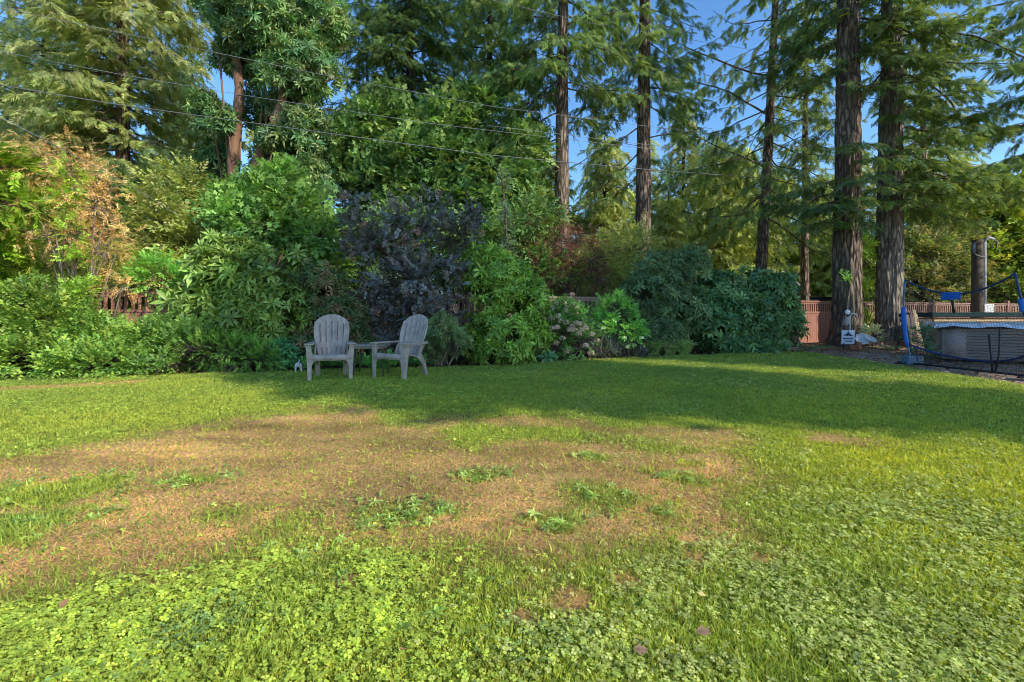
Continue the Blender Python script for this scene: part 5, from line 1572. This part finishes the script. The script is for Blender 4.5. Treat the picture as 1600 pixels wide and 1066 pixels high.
t = plant('bigleaf_maple', 'big leaved green maple with spreading tiers above the smoke bush', 'tree', gpt(700, 15.4),
          [B_(560, 225, 15.0, 48, 26, .9), B_(600, 190, 15.2, 40, 30, .9), B_(650, 250, 14.8, 60, 30, 1), B_(700, 200, 15.2, 50, 34, 1), B_(735, 255, 14.8, 55, 34, 1), B_(785, 285, 14.7, 52, 34, 1), B_(815, 235, 15.0, 30, 28, .8), B_(590, 290, 14.8, 50, 30, .9), B_(690, 310, 14.6, 60, 30, 1), B_(780, 335, 14.6, 60, 28, 1), B_(540, 270, 15.0, 30, 24, .7), B_(745, 170, 15.4, 36, 26, .8), B_(625, 340, 14.7, 40, 26, .8)],
          TWIGS_M, 52, .42, [(.055, .105, .032), (.08, .14, .042), (.038, .08, .028), (.125, .17, .055)], 151, 'leaf', None, .45, .8, .6, .7, .45, 0, 'dark_bark', .045, twigs=.4, gap=.25, low=.9)
wd = Wood()
limb_px([(704, 548, 15.4), (702, 430, 15.4), (700, 330, 15.3), (694, 270, 15.2), (690, 200, 15.2)], .15, .06)
limb_px([(701, 350, 15.3), (740, 290, 15.0), (800, 262, 14.8)], .08, .03, 8); limb_px([(700, 330, 15.3), (640, 285, 15.1), (570, 250, 15.0)], .08, .03, 8)
link('trunk', wd.mesh('maple_trunk'), M['dark_bark'], t)

plant('young_maple', 'bright green young maple in layered tiers above the large whorled bush', 'tree', gpt(430, 11.3),
      [B_(420, 310, 11.2, 46, 14, .8), B_(470, 325, 11.2, 48, 14, .8), B_(390, 340, 11, 50, 14, .8), B_(450, 355, 11, 60, 16, .9), B_(500, 370, 11, 40, 20, .7), B_(440, 280, 11.4, 24, 12, .5), B_(370, 310, 11.3, 24, 14, .5)],
      TWIGS_M, 80, .31, [(.085, .155, .035), (.12, .19, .045), (.055, .115, .03)], 152, 'leaf', None, .5, .8, .55, .7, .4, 6, 'stem', .03, low=.9)
plant('hazel_shrub', 'mid green leafy shrub behind the bright green rhododendron', 'shrub', gpt(800, 12.8),
      [B_(780, 380, 12.7, 50, 30, .7), B_(830, 345, 12.9, 40, 30, .7), B_(745, 400, 12.6, 40, 30, .6), B_(840, 430, 12.6, 40, 40, .6)], TWIGS, 60, .32, [(.07, .13, .035), (.12, .16, .05), (.05, .10, .03)], 153, 'leaf', None, .45, .7, low=.8)
t = plant('ivy_snag', 'slender ivy clad dead stem rising above the bright green rhododendron', 'tree', gpt(792, 11.6),
          [B_(788, 300, 11.6, 7, 34, .12), B_(790, 350, 11.6, 8, 30, .12), B_(794, 395, 11.6, 9, 24, .13)], TWIGS, 260, .13, [(.06, .10, .065), (.09, .13, .08)], 154, 'leaf', stems=0, stem_r=.008)
wd = Wood(); limb_px([(797, 548, 11.6), (794, 420, 11.6), (789, 330, 11.6), (783, 262, 11.6)], .04, .02, 8); link('stem', wd.mesh('snag'), M['stem'], t)
for i, (a, b_, c, lab) in enumerate([((577, 300), (572, 20), .075, 'grey dead snag, thicker of two bare poles against the sky'), ((566, 300), (560, 40), .045, 'grey dead snag, thinner and left of the two bare poles')]):
    wd = Wood(); limb_px([(a[0], 548, 20), (a[0], a[1], 20), ((a[0] + b_[0]) / 2, (a[1] + b_[1]) / 2, 20), (*b_, 20)], c * 1.4, c * .6, 8)
    rr = random.Random(i)
    for k in range(16):
        py = rr.uniform(40, 250); s = rr.choice((-1, 1)); x = a[0] + (b_[0] - a[0]) * (a[1] - py) / (a[1] - b_[1])
        wd.limb([W(x, py, 20), W(x + s * rr.uniform(6, 12), py + rr.uniform(-3, 6), 20.2), W(x + s * rr.uniform(14, 26), py + rr.uniform(0, 14), 20.4)], [.018, .012, .006], 4)
    o = link('dead_snag', wd.mesh('dead_snag'), M['stem']); tag(o, lab, 'tree')

# understorey beyond the fence, lit from behind
plant('understorey_shrub', 'sunlit pale green shrub behind the middle fence below the right fir', 'shrub', gpt(960, 14.3),
      [B_(940, 420, 14.2, 44, 36, .8), B_(985, 400, 14.4, 40, 40, .8), B_(960, 455, 14, 46, 24, .8)], LACE, 70, .42, [(.19, .22, .06), (.25, .26, .09), (.12, .16, .04)], 155, 'leaf', None, .5, .8, low=.9)
plant('understorey_shrub', 'dark green shrub in shade behind the left fence under the huge fir', 'shrub', gpt(225, 14),
      [B_(180, 350, 14, 50, 60, 1), B_(230, 330, 14.2, 36, 60, 1), B_(150, 430, 13.8, 60, 40, 1), B_(60, 430, 13.5, 70, 50, 1), B_(-20, 420, 13.5, 70, 60, 1)], FINE_SPRAYS, 30, .55, FIR_DARK, 156, 'needle', None, .5, .8, low=.9)
plant('understorey_shrub', 'bluish green shrub behind the smoke bush in the shade', 'shrub', gpt(620, 13.5),
      [B_(560, 400, 13.4, 40, 50, .8), B_(630, 380, 13.6, 40, 50, .8), B_(520, 440, 13, 50, 50, .8), B_(700, 400, 13.5, 50, 50, .8)], TWIGS, 40, .34, DARK + MID, 157, 'leaf', None, .5, .8, low=.9)

# ================================================================== BACKGROUND BELT : a few trees, copied
def copy_tree(src, loc, rz, s, label, group=None):
    o = src.copy(); COL.objects.link(o); o.location = loc; o.rotation_euler = (0, 0, rz); o.scale = (s, s, s); o['label'] = label
    if group:
        o['group'] = group
    for ch in src.children:
        c = ch.copy(); COL.objects.link(c); c.parent = o
    return o


GB = 'trees in the sunlit belt beyond the fence'
c1_ = conifer('drooping yellow green cedar between the two tall fir trunks', gpt(945, 24), 10.5, .20, (0, 0), .5, 120, cone(3.0, .3, .75), 51, CEDAR, 'dark_bark', FINE_SPRAYS, .50, (-.25, .35), .25, .1, .24, 1.0, group=GB, name='cedar_tree', sstep_=.15)
c2_ = conifer('young pointed fir right of the right fir trunk, against the sky', gpt(1068, 25.5), 13.0, .20, (0, 0), 1.0, 120, cone(2.9, .2, .95), 52, FIR_SUN, 'dark_bark', SPRAYS, .44, (-.2, .5), .2, .1, .24, .8, group=GB, sstep_=.15)
c3_ = conifer('tall spreading conifer at the left rear above the brown leaved tree', gpt(20, 26), 17, .26, (0, 0), 1.5, 120, cone(3.6, .3, .8), 53, FIR_SUN + FIR, 'dark_bark', SPRAYS, .50, (-.3, .4), .2, .1, .26, .9, group=GB, sstep_=.16)
belt = [(c1_, 1120, 23, .95, 'cedar with drooping pale boughs left of the leaning slender fir'), (c1_, 860, 25, .95, 'pale drooping cedar just left of the reddish fir trunk'), (c1_, 1215, 28, .95, 'drooping cedar behind the shed roof'),
        (c1_, 1290, 27, .9, 'drooping cedar left of the thickest trunk above the parked car'), (c1_, 740, 27, .85, 'low cedar glimpsed under the big leaved maple'), (c1_, 560, 27, .75, 'low cedar seen beneath the two grey snags'),
        (c1_, 300, 21, .8, 'olive cedar low in the gap left of the arbutus trunks'), (c2_, 1010, 28, .9, 'small fir far behind the right fir trunk'), (c2_, 1345, 26, .8, 'fir filling the gap between the two thickest trunks'),
        (c2_, 830, 29, .9, 'small fir far behind the hazel shrub'), (c2_, 640, 29, .85, 'small fir far behind the smoke bush'), (c3_, 300, 27, 1.0, 'tall conifer behind the huge olive fir'), (c3_, 440, 26, .8, 'conifer standing behind the arbutus'),
        (c3_, 1430, 28, .72, 'conifer rising behind the rough grey trunk'), (c2_, 1500, 29, .85, 'fir behind the thicket left of the service pole'), (c3_, -90, 23, .9, 'conifer at the far left edge behind the feathery branches'),
        (c1_, 1620, 26, .9, 'cedar at the far right edge behind the sunlit maple'), (c1_, 170, 22, .75, 'cedar low behind the left fence'), (c1_, 1045, 21, .62, 'small bright cedar behind the grey green shrub'), (c1_, 1160, 27, 1.05, 'cedar far behind the leaning slender fir'),
        (c3_, 130, 29, .9, 'conifer far behind the brown leaved tree'), (c2_, 500, 30, .8, 'small fir far behind the young maple')]
for i, (src, px, Y, s, lab) in enumerate(belt):
    g = gpt(px, Y); copy_tree(src, (g[0], g[1], -.05), 1.3 * i + .5, s, lab, GB)

# far wood closing the horizon
rg = np.random.default_rng(71); lv = Leaves(); k = 9000
x = rg.uniform(-75, 75, k); y = 42 - .0012 * x * x + rg.normal(0, 2, k)
top = 5.2 + 3.2 * fbm2(x * .12, x * 0 + 3, 3) + np.where(x < -18, 3, 0)
z = top * (1 - rg.random(k) ** 1.2)
P = np.stack([x, y, z], 1)
scatter(lv, rg, TWIGS, P, rdir(rg, k) * [1, 1, .6], np.array([0, -.4, 1.0]) + rdir(rg, k) * .6, rg.uniform(.8, 1.7, k), rcol(rg, k, [(.06, .09, .03), (.11, .13, .05), (.04, .065, .025)], .2))
o = link('far_wood', lv.mesh('far_wood'), M['leaf']); o['kind'] = 'stuff'
# ================================================================== CAMERA, LIGHT, SKY
cam = bpy.data.cameras.new('camera'); co = bpy.data.objects.new('camera', cam); COL.objects.link(co)
cam.sensor_width = 36; cam.lens = F / 1600 * 36; cam.shift_y = -(533 - HZ) / 1600
cam.clip_start = .05; cam.clip_end = 1000
co.location = (0, 0, EYE); co.rotation_euler = (PI / 2, 0, 0)
scene.camera = co

SUN_AZ = math.atan2(-.58, .815); SUN_EL = math.radians(31)
sd = Vector((math.cos(SUN_AZ) * math.cos(SUN_EL), math.sin(SUN_AZ) * math.cos(SUN_EL), math.sin(SUN_EL)))
sun = bpy.data.lights.new('sun', 'SUN'); sun.energy = 5.0; sun.angle = math.radians(.53); sun.color = (1, .93, .80)
so = bpy.data.objects.new('sun', sun); COL.objects.link(so)
so.rotation_euler = sd.to_track_quat('Z', 'Y').to_euler()
w = bpy.data.worlds.new('World'); scene.world = w; w.use_nodes = True
nt = w.node_tree
bg = nt.nodes['Background']; sky = nt.nodes.new('ShaderNodeTexSky'); sky.sky_type = 'NISHITA'; sky.sun_disc = False
sky.sun_elevation = SUN_EL; sky.sun_rotation = PI / 2 - SUN_AZ
sky.air_density = 1.0; sky.dust_density = .3; sky.ozone_density = 4.0
hs = nt.nodes.new('ShaderNodeHueSaturation'); hs.inputs['Saturation'].default_value = 1.14; hs.inputs['Value'].default_value = 1.85
nt.links.new(sky.outputs[0], hs.inputs['Color']); nt.links.new(hs.outputs[0], bg.inputs[0]); bg.inputs[1].default_value = .15
scene.view_settings.view_transform = 'Standard'; scene.view_settings.look = 'None'; scene.view_settings.exposure = 0
scene.render.engine = 'CYCLES'
scene.cycles.max_bounces = 6; scene.cycles.diffuse_bounces = 3; scene.cycles.transmission_bounces = 4; scene.cycles.glossy_bounces = 2
scene.cycles.use_denoising = True
scene.cycles.filter_width = 1.0
